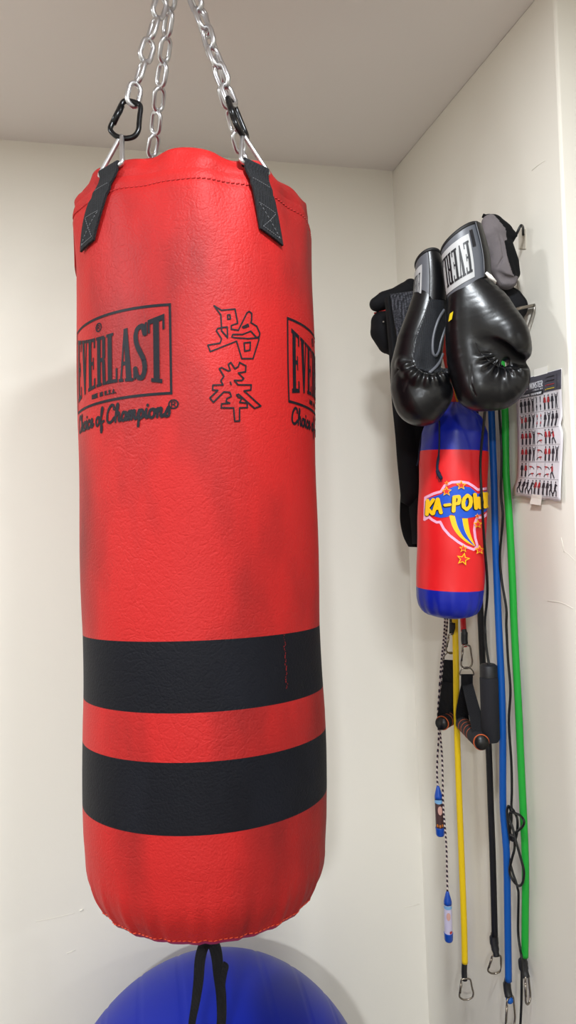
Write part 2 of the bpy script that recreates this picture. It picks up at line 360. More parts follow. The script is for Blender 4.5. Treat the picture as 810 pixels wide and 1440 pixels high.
def twist_mat():
    m = bpy.data.materials.new('twisted_rope'); m.use_nodes = True; nt = m.node_tree; b = nt.nodes['Principled BSDF']; L = nt.links.new; N = nt.nodes.new
    tc = N('ShaderNodeTexCoord'); wv = N('ShaderNodeTexWave'); wv.wave_type = 'BANDS'; wv.bands_direction = 'DIAGONAL'; wv.inputs['Scale'].default_value = 62
    L(tc.outputs['Object'], wv.inputs['Vector']); r = N('ShaderNodeValToRGB'); r.color_ramp.interpolation = 'CONSTANT'
    e = r.color_ramp.elements; e[0].color = rgb(206, 196, 190); e[1].position = .42; e[1].color = rgb(92, 40, 50); q = e.new(.72); q.color = rgb(30, 28, 48)
    L(wv.outputs['Fac'], r.inputs[0]); L(r.outputs[0], b.inputs['Base Color']); b.inputs['Roughness'].default_value = .85
    return m
M_rope = twist_mat()

# ---------------------------------------------------------------- room
def struct(name, lo, hi, m, bevel=0):
    g = G(); g.box(lo, hi); o = g.build(name, m, smooth=False, bevel=bevel); o['kind'] = 'structure'; return o
XL, YF, XF = -2.4, -3.0, 2.6
struct('floor', (XL-.1, YF-.1, -.1), (XF+.1, YB+.1, 0), M_floor)
struct('ceiling', (XL-.1, YF-.1, CEIL), (XF+.1, YB+.1, CEIL+.1), M_ceil)
struct('wall_back', (XL-.1, YB, 0), (XR+.02, YB+.1, CEIL), M_wall)
struct('wall_left', (XL-.1, YF, 0), (XL, YB, CEIL), M_wall)
struct('wall_behind', (XL-.1, YF-.1, 0), (XF+.1, YF, CEIL), M_wall)
struct('wall_far_right', (XF, YF, 0), (XF+.1, YB, CEIL), M_wall)
struct('wall_right', (XR, YO, 0), (XF, YB+.1, CEIL), M_wall, bevel=.004)
# faint scuffs and paint drips on the walls
def scuff(pts, f, r=.0004, nm='paint_scuff'):
    g = G(); g.tube([f(x, y, .0003) for x, y in spline(pts, 4)], r, 6); return g
g = scuff([(50, 1296), (80, 1290), (105, 1284)], onback); g.tube([onback(x, y, .0004) for x, y in [(112, 1281), (117, 1279)]], .0016, 8)
g.tube([onback(x, y, .0003) for x, y in [(94, 1341), (106, 1336)]], .0006, 6); g.tube([onback(x, y, .0003) for x, y in [(569, 1276), (590, 1271)]], .0005, 6)
o = g.build('trim_1', M_wall); o['kind'] = 'structure'
g = scuff([(770, 845), (790, 848), (806, 856)], onwall); g.tube([onwall(x, y, .0003) for x, y in [(792, 774), (800, 780), (808, 788)]], .0003, 6); g.tube([onwall(x, y, .0003) for x, y in [(748, 240), (757, 232), (766, 226)]], .0003, 6)
g.tube([onwall(x, y, .0003) for x, y in [(789, 756), (791, 764), (793, 777)]], .0004, 6)
o = g.build('trim_2', M_wall); o['kind'] = 'structure'

# ---------------------------------------------------------------- the exercise ball
Rb = .2948; Bc = Vector((.084092, .747457, 0)) * 1.715; Bc.z = Rb + .001
t = thing('exercise_ball', (Bc.x, Bc.y, 0), 'large glossy blue inflatable exercise ball against the back wall below the red bag', 'ball')
g = G(); P = []
axb = (CR*.96 + Vector((0, 0, .1)) + CF*.2).normalized(); u1 = axb.orthogonal().normalized(); u2 = axb.cross(u1)
for i in range(181):
    a = PI*i/180; ph = (i % 15); rr = Rb - (.0012 if ph == 7 else 0) - .0002
    P.append([Bc + axb*(rr*math.cos(a)) + (u1*math.cos(b) + u2*math.sin(b))*(rr*math.sin(a)) for b in np.linspace(0, 2*PI, 96, endpoint=False)])
g.grid(P, closeu=True); g.build('inflated_shell', M_ball, t)
g = G(); pc = Bc + Vector((.0, 1, .05)).normalized()*Rb; dn = (pc-Bc).normalized(); g.tube([pc-dn*.004, pc+dn*.002], .008, 16); g.build('air_plug', M_white, t)

# ---------------------------------------------------------------- the heavy bag
HB = [-.575, -.572, -.566, -.558, -.553, -.549, -.54, -.528, -.515, -.50, -.452, -.408, -.35, -.297, -.255, -.171, -.085, .022, .131, .297, .416, .43, .4405, .452, .47, .478]
RB = [0, .06, .11, .142, .150, .1535, .159, .1655, .1705, .1735, .1764, .1769, .177, .1768, .1758, .1743, .1752, .1768, .1784, .1788, .1792, .1782, .1745, .1745, .1690, .160]
SEAM = .424
def bagR(h, th):
    r = interp(h, HB, RB); a = math.radians(th)
    if h < -.46 and h > -.56:
        k = min(1, (-.46-h)/.07); r += .0014*k*k*(math.sin(31*a+2*math.sin(3*a)) + .6*math.sin(53*a+1))
    if h > .34:
        k = min(1, (h-.34)/.09); r += .0034*k*math.sin(5*a+.6) + .0024*k*math.sin(11*a+2) + .0012*k*math.sin(19*a)
    d = abs(h-SEAM)
    if d < .006: r -= .0016*(1-d/.006)
    r += .0011*math.sin(7*h*3+2*a) + .0009*math.sin(3*a+11*h)
    return r
BAG = Cyl((.13834825, 1.07722645, CZ), (.03040741, .06203954, 1), bagR)
base = BAG.C + BAG.ax*(-.58)
rotm = Matrix((BAG.e1, BAG.e2, BAG.ax)).transposed()
bag = thing('punching_bag', base, 'large red vinyl heavy punching bag with two black bands hanging from chains', 'punching bag', rot=rotm)
rows = sorted(set([-.1729+.0, -.2617, -.322, -.4105] + list(np.linspace(-.549, .4405, 170)) + [SEAM]))
NS = 256; ths = [360*k/NS for k in range(NS)]
def edge(h, th):                               # bands dip a little unevenly
    return h
g = G(); P = [[BAG.pt(th, h) for th in ths] for h in rows]
a = len(P)
g.grid(P, closeu=True)
for i in range(a-1):
    hm = (rows[i]+rows[i+1])/2; band = (-.2617 < hm < -.1729) or (-.4105 < hm < -.322)
    for j in range(NS): g.m[i*NS+j] = 1 if band else 0
g.build('cover', [M_red, M_band], bag)
# turned-in top rim
def rimtop(th):
    a = math.radians(th); return .4685 + .003*math.sin(3*a+1.9) + .0032*math.sin(8*a+2) + .0026*math.sin(13*a+1)
g = G(); P = []
for k in range(15):
    row = []
    for th in ths:
        top = rimtop(th)
        if k <= 8: h = .4405+(top-.4405)*k/8; off = -.0005 - .002*(k/8)**2 + (.0036*math.sin(9*math.radians(th)+k*.3)+.0022*math.sin(17*math.radians(th)-k*.25))*(k/8)
        elif k <= 11: h = top - .001*(k-9) ; off = -.004*(k-8) - .002
        else: h = top - .016*(k-11); off = -.018 - .006*(k-11)
        row.append(BAG.pt(th, min(h, .4775), off) if k <= 8 else BAG.pt(th, min(h, .4775), off))
    P.append(row)
g.grid(P, closeu=True); g.build('top_rim', M_red, bag)
g = G(); P = [[BAG.C + BAG.ax*(.435+.01*math.sin(r*40+th*.05)) + (BAG.e1*math.sin(math.radians(th)) + BAG.e2*math.cos(math.radians(th)))*r for th in ths[::4]] for r in (.001, .04, .08, .12, .152)]
g.grid(P, closeu=True); g.build('inner_filling', M_cap, bag)
# the frayed corner where the cover overlaps at the left
g = G(); Pp = []; Qq = []
for i in range(7):
    h = .36 + .108*i/6; Pp.append([BAG.pt(-88+4*j, h + (.006 if j == 0 and i == 6 else 0), .0025+.0015*(2-j)*(i/6)) for j in range(4)]); Qq.append([BAG.pt(-88+4*j, h, .0006) for j in range(4)])
g.slab(Pp, Qq); g.build('overlap_flap', M_red, bag, sharp=40)
# seam stitches
g = G()
for k in range(170):
    th = 360*k/170; g.tube([BAG.pt(th-.75, SEAM+.0015*math.sin(math.radians(th)*3), .0004), BAG.pt(th+.6, SEAM+.0015*math.sin(math.radians(th)*3)+.0012, .0004)], .0009, 5)
s_ = g.build('rim_stitching', M_thread, bag)
g = G()
for k in range(150):
    th = 360*k/150; g.tube([BAG.pt(th-.8, -.5475, .0003), BAG.pt(th+.7, -.5465, .0003)], .0008, 5)
g.build('bottom_stitching', mat('orange_red_thread', rgb(205, 70, 40), .8), bag)
g = G(); P = [[BAG.pt(th, h) for th in ths[::2]] for h in (-.549, -.553, -.558, -.562, -.566, -.570, -.572, -.574)]
g.grid(P, closeu=True); g.add([BAG.pt(th, -.574) for th in ths[::2]], [tuple(range(NS//2))]); g.build('bottom_cap', M_cap, bag)

# printed logos: (u, v) in a box, u along the turn, v downwards
def logo(tl, tr):
    def f(u, v, e): return BAG.pt(tl+(tr-tl)*u, .2595-.1195*v, .0005+e)
    def warp(P):
        out = []
        for x, y in P:
            s = 2*x-1; vt = .085+.155*(1-s*s); vb = .895-.095*(1-s*s); out.append((x, vt+(vb-vt)*y))
        return out
    frame = [rect(0, 0, 1, .03), rect(0, .97, 1, 1), rect(0, .03, .016, .97), rect(.984, .03, 1, .97)]
    lay(frame, (.04, .2), f, 'logo_frame', M_ink, bag)
    # dense pre-cut so the arch bends smoothly
    wd = []
    for P in word('EVERLAST', .045, .955, .06): wd.append(P)
    def fw(u, y, e):
        p = warp([(u, y)])[0]; return f(p[0], p[1], e)
    o = lay(wd, (.02, .08), fw, 'logo_lettering', M_ink, bag)
    sm = linetext('MADE IN U.S.A.', .33, .875, .60, .915, .0055, .009, .62); lay(sm, (.05, .5), f, 'logo_small_print', M_ink, bag)
    for cx, cy in ((.42, .125), (1.005, 1.105)):
        rg = stroke([(cx+.030*math.cos(a), cy+.046*math.sin(a)) for a in np.linspace(0, 2*PI, 14)], .0055, .008, n=6) + linetext('R', cx-.012, cy-.024, cx+.014, cy+.024, .004, .005, .9)
        lay(rg, (.05, .5), f, 'registered_mark', M_ink, bag)
    pol, wdt = scripttext('Choice of Champions', .185)
    def fs(x, y, e): return f(.03+.955*x/wdt, 1.232 - .09*y, e)
    lay(pol, (.8, .8), fs, 'slogan_lettering', M_ink, bag)
logo(-74, -10.5); logo(43.5, 107)
# the two outlined characters, traced on the cover
def zc(P): return [(280+x/4.765, 420+y/4.765) for x, y in P]
C1 = [([(100, 48), (150, 78), (240, 70), (258, 165), (215, 180), (215, 205), (262, 212), (320, 95), (335, 86), (352, 100), (350, 150), (345, 160), (385, 185), (405, 230), (403, 252), (385, 262), (345, 218), (290, 240), (225, 240), (218, 256), (235, 262), (330, 268), (400, 262), (398, 280), (360, 402), (285, 402), (250, 285), (75, 355), (58, 312), (140, 298), (150, 270), (115, 215), (125, 200), (150, 195), (145, 110)], True),
      ([(190, 110), (205, 108), (210, 135), (192, 138)], True), ([(300, 297), (342, 292), (340, 345), (305, 352)], True), ([(150, 195), (188, 190), (190, 262), (150, 215)], True), ([(290, 190), (325, 172), (330, 185), (300, 196)], True)]
C2 = [([(135, 470), (150, 462), (195, 485), (208, 480), (195, 440), (212, 428), (240, 470), (262, 455), (270, 428), (312, 450), (310, 490), (262, 498), (275, 512), (298, 535), (285, 548), (235, 548), (260, 578), (348, 578), (345, 612), (300, 618), (412, 720), (370, 735), (262, 640), (250, 645), (262, 662), (285, 668), (270, 695), (320, 700), (322, 730), (270, 732), (270, 820), (238, 822), (230, 732), (148, 732), (150, 705), (205, 700), (180, 690), (185, 670), (215, 655), (205, 628), (165, 625), (95, 695), (72, 665), (125, 615), (90, 612), (92, 580), (160, 578), (145, 550), (165, 520)], True),
      ([(208, 560), (214, 575)], False)]
pol = []
for P, cl in C1+C2: pol += stroke(zc(P), 1.05, 1.05, closed=cl, n=8)
lay(pol, (4, 12), lambda x, y, e: BAG.px(x, y, .0006+e), 'character_outlines', M_ink, bag)
# pale scratch on the upper band
pol = []
for i in range(26):
    y = 890 + 80*i/26; x = 399+4*i/26+rnd.uniform(-1, 1.6); pol += stroke([(x, y), (x+rnd.uniform(-.7, .7), y+rnd.uniform(.6, 3))], rnd.uniform(.15, .45), n=6)
lay(pol, (6, 6), lambda x, y, e: BAG.px(x, y, .0005+e), 'band_scratch', M_red, bag)

# straps with triangle rings
def ribbon(cen, wid, nor, thick, m, nm, parent, rows_=5, smooth=True):
    g = G(); P = []; Q = []
    for c, w_, n_ in zip(cen, wid, nor):
        c = Vector(c); w_ = Vector(w_); n_ = Vector(n_).normalized()
        P.append([c + w_*(s-.5) + n_*(thick/2) for s in np.linspace(0, 1, rows_)]); Q.append([c + w_*(s-.5) - n_*(thick/2) for s in np.linspace(0, 1, rows_)])
    g.slab(P, Q); return g.build(nm, m, parent, sharp=50)
HOOK = at(249, -66, 1.0)
chain_tops = []
straps = [(-39, -53.5), (28, 34.5), (130, 130), (214, 216)]
rings = []
for k, (tt, tb) in enumerate(straps):
    HW = .0205 if k != 0 else .0185
    P = []; Q = []
    n = 14
    for i in range(n+1):
        f = i/n; h = .362 + (.449-.362)*f; th = tb+(tt-tb)*f
        c = BAG.pt(th, h, 0); rad = (c-(BAG.C+BAG.ax*h)).normalized(); tg = (BAG.pt(th+1, h)-BAG.pt(th-1, h)).normalized()
        sk = (BAG.ax*.1*(-1 if k else .6))
        out = .0035 + .002*math.sin(PI*f)
        row = []; rq = []
        for s in (-1, -.5, 0, .5, 1):
            q = c + tg*(HW*s) - rad*((HW*s)**2/(2*.178)) + BAG.ax*(-.0062*s*(1-f)*(1 if k != 0 else -.35))
            row.append(q+rad*(out+.0022)); rq.append(q+rad*(out-.0012))
        P.append(row); Q.append(rq)
    # fold over the ring bar and back inside
    c = BAG.pt(tt, .4495, 0); rad = (c-(BAG.C+BAG.ax*.4495)).normalized(); tg = (BAG.pt(tt+1, .4495)-BAG.pt(tt-1, .4495)).normalized()
    barc = c + rad*.0008 + BAG.ax*.0055
    for a_ in np.linspace(10, 200, 8):
        a_ = math.radians(a_)
        o_ = barc + rad*math.cos(a_)*.0065 + BAG.ax*math.sin(a_)*.0065; i_ = barc + rad*math.cos(a_)*.0038 + BAG.ax*math.sin(a_)*.0038
        P.append([o_+tg*(HW*s) for s in (-1, -.5, 0, .5, 1)]); Q.append([i_+tg*(HW*s) for s in (-1, -.5, 0, .5, 1)])
    g = G(); g.slab(P, Q); st = g.build('hanging_strap', M_web, bag, sharp=50)
    # cross stitching
    g = G()
    def sp(s, f):
        i = f*n; i0 = min(int(i), n-1); fr = i-i0; j = (s+1)*2; j0 = min(int(j), 3); fj = j-j0
        A = P[i0][j0]*(1-fj)+P[i0][j0+1]*fj; B = P[i0+1][j0]*(1-fj)+P[i0+1][j0+1]*fj
        return A*(1-fr)+B*fr
    nn = (BAG.pt(tb, .41, 1)-BAG.pt(tb, .41, 0))
    L_ = lambda a0, a1, f: sp(a0[0]+(a1[0]-a0[0])*f, a0[1]+(a1[1]-a0[1])*f)+nn*.0003
    for nm_, sets in (('box_stitching', (((-.75, .06), (.75, .42)), ((.75, .06), (-.75, .42)), ((-.75, .06), (.75, .06)), ((-.75, .42), (.75, .42)))), ('fold_stitching', (((-.8, .8), (.8, .8)),))):
        g = G()
        for a0, a1 in sets:
            for q in range(9): g.tube([L_(a0, a1, q/9), L_(a0, a1, (q+.6)/9)], .0005, 5)
        g.build(nm_, M_gthread, st)
    apex = barc + (HOOK-barc).normalized()*.054 - rad*.001
    hw = .0255; A = barc - tg*hw; B = barc + tg*hw
    corners = [A, B, apex]; pts = []
    for i in range(3):
        p0 = corners[i]; pn = corners[(i+1) % 3]; pp_ = corners[i-1]; r_ = .006
        d0 = (pp_-p0).normalized(); d1 = (pn-p0).normalized()
        for s in np.linspace(0, 1, 5): pts.append((p0+d0*r_)*(1-s)**2 + p0*2*s*(1-s) + (p0+d1*r_)*s*s)
    g = G(); g.tube(pts, .0033, 12, closed=True); g.build('triangle_ring', M_zinc, bag)
    rings.append((apex, tg, rad))
# bottom ring and loop of webbing
bc = BAG.C + BAG.ax*(-.572)
g = G(); rc = bc + Vector((-.003, 0, -.014)); dv = (CR*.35 + CF*.9).normalized()
g.tube([rc + dv*(.014*math.cos(a)) + Vector((0, 0, 1))*(.018*math.sin(a)) for a in np.linspace(0, 2*PI, 28, endpoint=False)], .0026, 10, closed=True); g.build('bottom_ring', M_steel, bag)
def px_strap(path, wpx, d, thick, m, nm, parent, tw=None):
    c = []; w_ = []; n_ = []
    path = spline(path, 5)
    for i, p in enumerate(path):
        q = path[min(i+1, len(path)-1)]; r = path[max(i-1, 0)]; t_ = np.array([q[0]-r[0], q[1]-r[1]]); t_ /= np.linalg.norm(t_)
        dd = d + (p[2] if len(p) > 2 else 0)
        c.append(at(p[0], p[1], dd)); ww = (p[3] if len(p) > 3 else wpx)
        wv = (CR*(-t_[1]) - CU*t_[0]); yaw_ = (p[4] if len(p) > 4 else 0)
        wv = (wv*math.cos(yaw_) + CF*math.sin(yaw_)).normalized(); w_.append(wv*(ww/1000*dd)); n_.append(wv.cross(-(CR*t_[0]-CU*t_[1])))
    return ribbon(c, w_, n_, thick, m, nm, parent)
lp = px_strap([(290, 1327, 0, 14, .3), (285, 1334, -.012, 15, .35), (281, 1352, -.018, 15, .3), (279, 1380, -.016, 14, .2), (275, 1410, -.01, 12, .1), (270, 1440, 0, 10, 0), (271, 1462, .01, 11, 0), (285, 1474, .012, 13, 0)], 14, 1.06, .003, M_web2, 'bottom_loop', bag)
lp2 = px_strap([(291, 1325, .004, 14, .2), (300, 1328, .01, 17, .2), (305, 1345, .012, 16, .1), (307, 1370, .01, 14, 0), (311, 1400, .008, 14, 0), (311, 1440, .006, 13, 0), (302, 1465, .008, 13, 0), (285, 1476, .01, 13, 0)], 14, 1.06, .003, M_web2, 'bottom_loop', bag)
px_strap([(313, 1355, .002, 6, 0), (318, 1359, -.002, 7, 0), (316, 1366, 0, 8, 0), (313, 1385, .003, 8, 0), (313, 1410, .004, 8, 0)], 9, 1.055, .003, M_web2, 'strap_tail', lp2)

# ---------------------------------------------------------------- ceiling hook, chains, carabiners
t = thing('ceiling_hook', (HOOK.x, HOOK.y, CEIL), 'zinc ceiling eye hook holding the four bag chains above the frame', 'hook')
g = G(); g.tube([(HOOK.x, HOOK.y, CEIL-.0005), (HOOK.x, HOOK.y, CEIL-.007)], .03, 24); g.build('ceiling_plate', M_zinc, t, sharp=40)
g = G(); g.tube([HOOK + Vector((.016*math.cos(a), 0, .012+.016*math.sin(a))) for a in np.linspace(0, 2*PI, 24, endpoint=False)], .0035, 10, closed=True); g.build('eye', M_zinc, t)
def link_pts(L, W, n=8):
    r = W/2; s = L/2-r; pts = []
    for a in np.linspace(-90, 90, n): pts.append((r*math.sin(math.radians(a)), 0, s+r*math.cos(math.radians(a))))
    for a in np.linspace(90, 270, n): pts.append((r*math.sin(math.radians(a)), 0, -s+r*math.cos(math.radians(a))))
    return pts
WIRE = .0036; LL = .0385; LW = .0242; PITCHL = LL-2*WIRE*.92
gl = G(); gl.tube([Vector(p) for p in link_pts(LL-2*WIRE, LW-2*WIRE)], WIRE, 10, closed=True)
def make_link(mesh_cache={}):
    if 'm' not in mesh_cache:
        o = gl.build('link', M_zinc, None); me = o.data; 
        # recentre on the link's middle
        z0 = o.matrix_basis.translation.copy(); me.transform(Matrix.Translation(z0)); mesh_cache['m'] = me; bpy.data.objects.remove(o)
    return mesh_cache['m']
def chain(p0, p1, label, spin, sag=0):
    L = (p1-p0).length; n = max(2, round(L/PITCHL)); d = (p1-p0).normalized()
    t = thing('chain', p0, label, 'chain', 'steel chains holding the red bag')
    x = d.orthogonal().normalized(); xr = CR - d*CR.dot(d); x = xr.normalized(); y = d.cross(x)
    for i in range(n):
        c = p0 + (p1-p0)*((i+.5)/n)
        a = math.radians(spin + (90 if i % 2 else 0) + rnd.uniform(-9, 9)); xx = x*math.cos(a)+y*math.sin(a); dd = (d + x*rnd.uniform(-.06, .06) + y*rnd.uniform(-.06, .06)).normalized()
        xx = (xx-dd*xx.dot(dd)).normalized(); yy = dd.cross(xx)
        o = bpy.data.objects.new('link', make_link()); COL.objects.link(o); o.parent = t
        o.matrix_basis = Matrix.Translation(c-p0) @ Matrix((xx, yy, dd)).transposed().to_4x4()
def carabiner(top, bot, side, wire, m, width, label=None, group=None, parent=None, gatem=None, name='carabiner'):
    """pear-shaped snap hook: narrow at the top, wide at the bottom; side = direction of its width"""
    ax = (bot-top); L = ax.length; ax.normalize(); s = (side-ax*side.dot(ax)).normalized(); w = width
    prof = [(0, 0), (.32, .03), (.42, .14), (.46, .3), (.52, .5), (.58, .7), (.5, .88), (.25, .98), (0, 1), (-.25, .98), (-.5, .86), (-.5, .68), (-.42, .5), (-.34, .3), (-.36, .14), (-.28, .03)]
    P = [top + s*(x*w*.86) + ax*(wire + y*(L-2*wire)) for x, y in spline(prof, 4, closed=True)]
    if parent is None:
        t = thing(name, top, label, 'carabiner', group)
    else:
        t = bpy.data.objects.new('carabiner', None); COL.objects.link(t); t.parent = parent; t.matrix_basis = wmat(parent).inverted() @ Matrix.Translation(top)
    g = G(); g.tube(P, wire, 10, closed=True); g.build('hook_body', m, t)
    g = G(); A = top + s*(-.35*w*.86) + ax*(L*.20); B = top + s*(-.47*w*.86) + ax*(L*.66)
    g.tube([A, A*.5+B*.5, B], wire*1.22, 10); g.build('gate', gatem or m, t)
    return t
names = ['front left', 'front right', 'rear right', 'rear left']
clabel = ['zinc steel chain at the front left, ending in the black carabiner seen broadside',
          'zinc steel chain at the front right, above the large triangle ring',
          'zinc steel chain behind the front right chain, dropping behind the bag rim',
          'zinc steel chain in the middle, running down behind the bag rim without visible carabiner']
kl = ['black carabiner seen broadside between left chain and left triangle ring', 'black carabiner seen edge-on above the right triangle ring',
      'small black carabiner peeking out behind the right triangle ring', 'black carabiner of the middle chain, behind the red bag rim']
for k, (apex, tg, rad) in enumerate(rings):
    d = (HOOK-apex).normalized()
    b0 = apex - d*.008; t0_ = b0 + d*(.062)
    side = CR if k == 0 else (CF*.93+CR*.36 if k == 1 else (tg*.6+rad*.8 if k == 2 else CR))
    carabiner(t0_, b0, side, .0036, M_gun, .040, kl[k], 'black carabiners on the bag chains')
    chain(t0_ - d*.010, HOOK + CR*(-.003, .003, .009, -.001)[k] + Vector((0, 0, -.002)), clabel[k], (40, 50, 42, 48)[k])

# ---------------------------------------------------------------- kids' punch bag
KT = at(640, 566, 1.265); KBt = at(631.5, 868, 1.275)
kax = (KT-KBt).normalized(); KL = (KT-KBt).length
KH = [0, .001, .004, .010, .020, .034, .05, .10, .30*KL, .75*KL, .86*KL, .93*KL, .97*KL, KL]
KR = [.948*q for q in (0, .025, .040, .0505, .0575, .0612, .0625, .0632, .0635, .0632, .0600, .048, .030, .010)]
def kR(h, th):
    r = interp(h, KH, KR); a = math.radians(th)
    if h < .06: r += .0012*math.sin(15*a)*min(1, (.06-h)/.03)*min(1, h/.01)
    if h > .8*KL: r += .0022*math.sin(9*a+1)*min(1, (h-.8*KL)/(.1*KL))
    return r + .0006*math.sin(60*h+2*a)
KB = Cyl(KBt, kax, kR, .15)
hB = KB.uv(631, 832)[1]; hT = KB.uv(640, 632)[1]
kbag = thing('kids_punching_bag', KBt, 'small red and blue toy punching bag with star print hanging under the black gloves', 'punching bag')
rows = sorted(set([.0005] + list(np.linspace(.001, KL, 90)) + [hB, hT])); NK = 96
g = G(); g.grid([[KB.pt(360*j/NK, h) for j in range(NK)] for h in rows], closeu=True)
for i in range(len(rows)-1):
    hm = (rows[i]+rows[i+1])/2
    for j in range(NK): g.m[i*NK+j] = 0 if hB < hm < hT else 1
g.add([KB.pt(360*j/NK, .0005) for j in range(NK)], [tuple(range(NK))], 1); g.add([KB.pt(360*j/NK, KL) for j in range(NK)], [tuple(range(NK))], 1)
g.build('cover', [M_kr, M_kb], kbag)
def z6(P): return [(590+x/7.364, 640+y/7.364) for x, y in P]
def kf(x, y, e): return KB.px(x, y, e)
pink = [(55, 668), (62, 440), (150, 398), (222, 378), (262, 315), (335, 282), (420, 275), (500, 288), (560, 325), (600, 358), (722, 342), (740, 560), (662, 640), (592, 650), (572, 700), (565, 780), (575, 860), (598, 945), (560, 978), (480, 948), (400, 900), (310, 830), (250, 760), (215, 692), (180, 696), (130, 668), (100, 640)]
lay(stroke(z6(pink), 1.8, closed=True), (3, 12), lambda x, y, e: kf(x, y, .0004+e), 'print_outline', M_pp, kbag)
blue = [(75, 636), (80, 455), (150, 430), (230, 402), (300, 352), (360, 322), (430, 322), (520, 332), (570, 372), (600, 402), (640, 382), (715, 362), (742, 545), (650, 602), (560, 640), (480, 655), (400, 645), (330, 615), (290, 640), (220, 650), (160, 635), (130, 615)]
lay([z6(blue)], (3, 12), lambda x, y, e: kf(x, y, .0009), 'print_cloud', M_pb, kbag)
ribs = [[(305, 620), (340, 740), (400, 830), (480, 900), (570, 945)], [(365, 630), (395, 740), (450, 840), (520, 905), (572, 945)], [(440, 655), (460, 760), (500, 850), (545, 910), (575, 945)], [(497, 655), (510, 760), (535, 850), (577, 945)]]
ribs = [spline(r, 4) for r in ribs]; ribs[3] = spline([(497, 655), (504, 710), (518, 790), (540, 860), (577, 945)], 4)
pp, mi = [], []
for i in range(3):
    A, B = ribs[i], ribs[i+1]
    for q in range(len(A)-1): pp.append(z6([A[q], B[q], B[q+1], A[q+1]])); mi.append((0, 1, 0)[i])
lay(pp, (3, 12), lambda x, y, e: kf(x, y, .0007), 'print_rainbow', [M_py, M_pb], kbag, mi)
# lettering
def tb(x): return 453-75*min(1, max(0, (x-75)/560)) , 634-85*min(1, max(0, (x-75)/640))
def kw(ch, x0, x1, rx):
    out = []
    for s in LINE[ch]:
        pts = []
        for x, y in s:
            X = x0+(x1-x0)*x + 8*(1-y); a, b = tb(X); pts.append((X, a+rx*.9+(b-a-rx*1.8)*y))
        out += stroke(z6(pts), rx/7.364, rx/7.364*.8)
    return out
letters = [('K', 86, 142), ('A', 148, 226), ('-', 262, 312), ('P', 352, 406), ('O', 444, 522), ('W', 556, 636), ('I', 645, 690), ('E', 705, 730)]
sh = []; fr = []
for ch, a_, b_ in letters:
    sh += [[(x-.6, y+1.0) for x, y in P] for P in kw(ch, a_, b_, 26)]; fr += kw(ch, a_, b_, 19)
lay(sh, (3, 12), lambda x, y, e: kf(x, y, .0013+e*.5), 'print_lettering_shadow', M_pk, kbag)
lay(fr, (3, 12), lambda x, y, e: kf(x, y, .0024+e*.5), 'print_lettering', M_py, kbag)
for n_, (cx, cy, r) in enumerate(((283, 375, 54), (427, 312, 54), (285, 290, 24), (590, 715, 48), (585, 630, 27), (605, 980, 52), (447, 965, 45), (445, 1075, 70))):
    pp, mi = [], []
    for q, rr in enumerate((r, r*.68)):
        st = z6(star(cx, cy, rr, -90 + (12 if r > 60 else 0))); c_ = z6([(cx, cy)])[0]
        for i in range(10): pp.append([c_, st[i], st[(i+1) % 10]]); mi.append(q)
    lay(pp, (3, 12), lambda x, y, e: kf(x, y, .0031+.0002*(n_ % 3)+(.0003 if e > 9.5e-6 else 0)), 'printed_star', [M_py, M_pr], kbag, mi, dz=1e-6)
# cords
g = G(); g.tube([kf(x, y, .003) for x, y in spline([(619, 592), (619, 620), (618, 640), (616, 655), (617, 665), (622, 674)], 4) if kf(x, y, 0)], [.0016]*9+[.0024]*6+[.0034]*5+[.002], 8)
for i in range(12):
    a = kf(617+rnd.uniform(-1, 5), 660+rnd.uniform(0, 14), .004); 
    if a: g.tube([a, a+Vector((rnd.uniform(-.004, .004), -.001, rnd.uniform(-.008, -.001)))], .0004, 5)
g.build('frayed_cord', M_navy, kbag)
g = G(); g.tube([at(x, y, 1.27) for x, y in spline([(603, 596), (594, 610), (590, 632), (589, 645), (586, 655)], 4)], .0013, 8); g.build('side_cord', M_navy, kbag)
px_strap([(640, 578, 0), (637, 565, .005), (632, 540, .01), (626, 505, .02), (624, 470, .03)], 9, 1.262, .002, M_redf, 'hanging_strap', kbag)
px_strap([(634, 574, 0, 4), (631, 560, .005, 4), (626, 530, .01, 4), (621, 505, .018, 4)], 4, 1.257, .002, M_white, 'strap_piping', kbag)

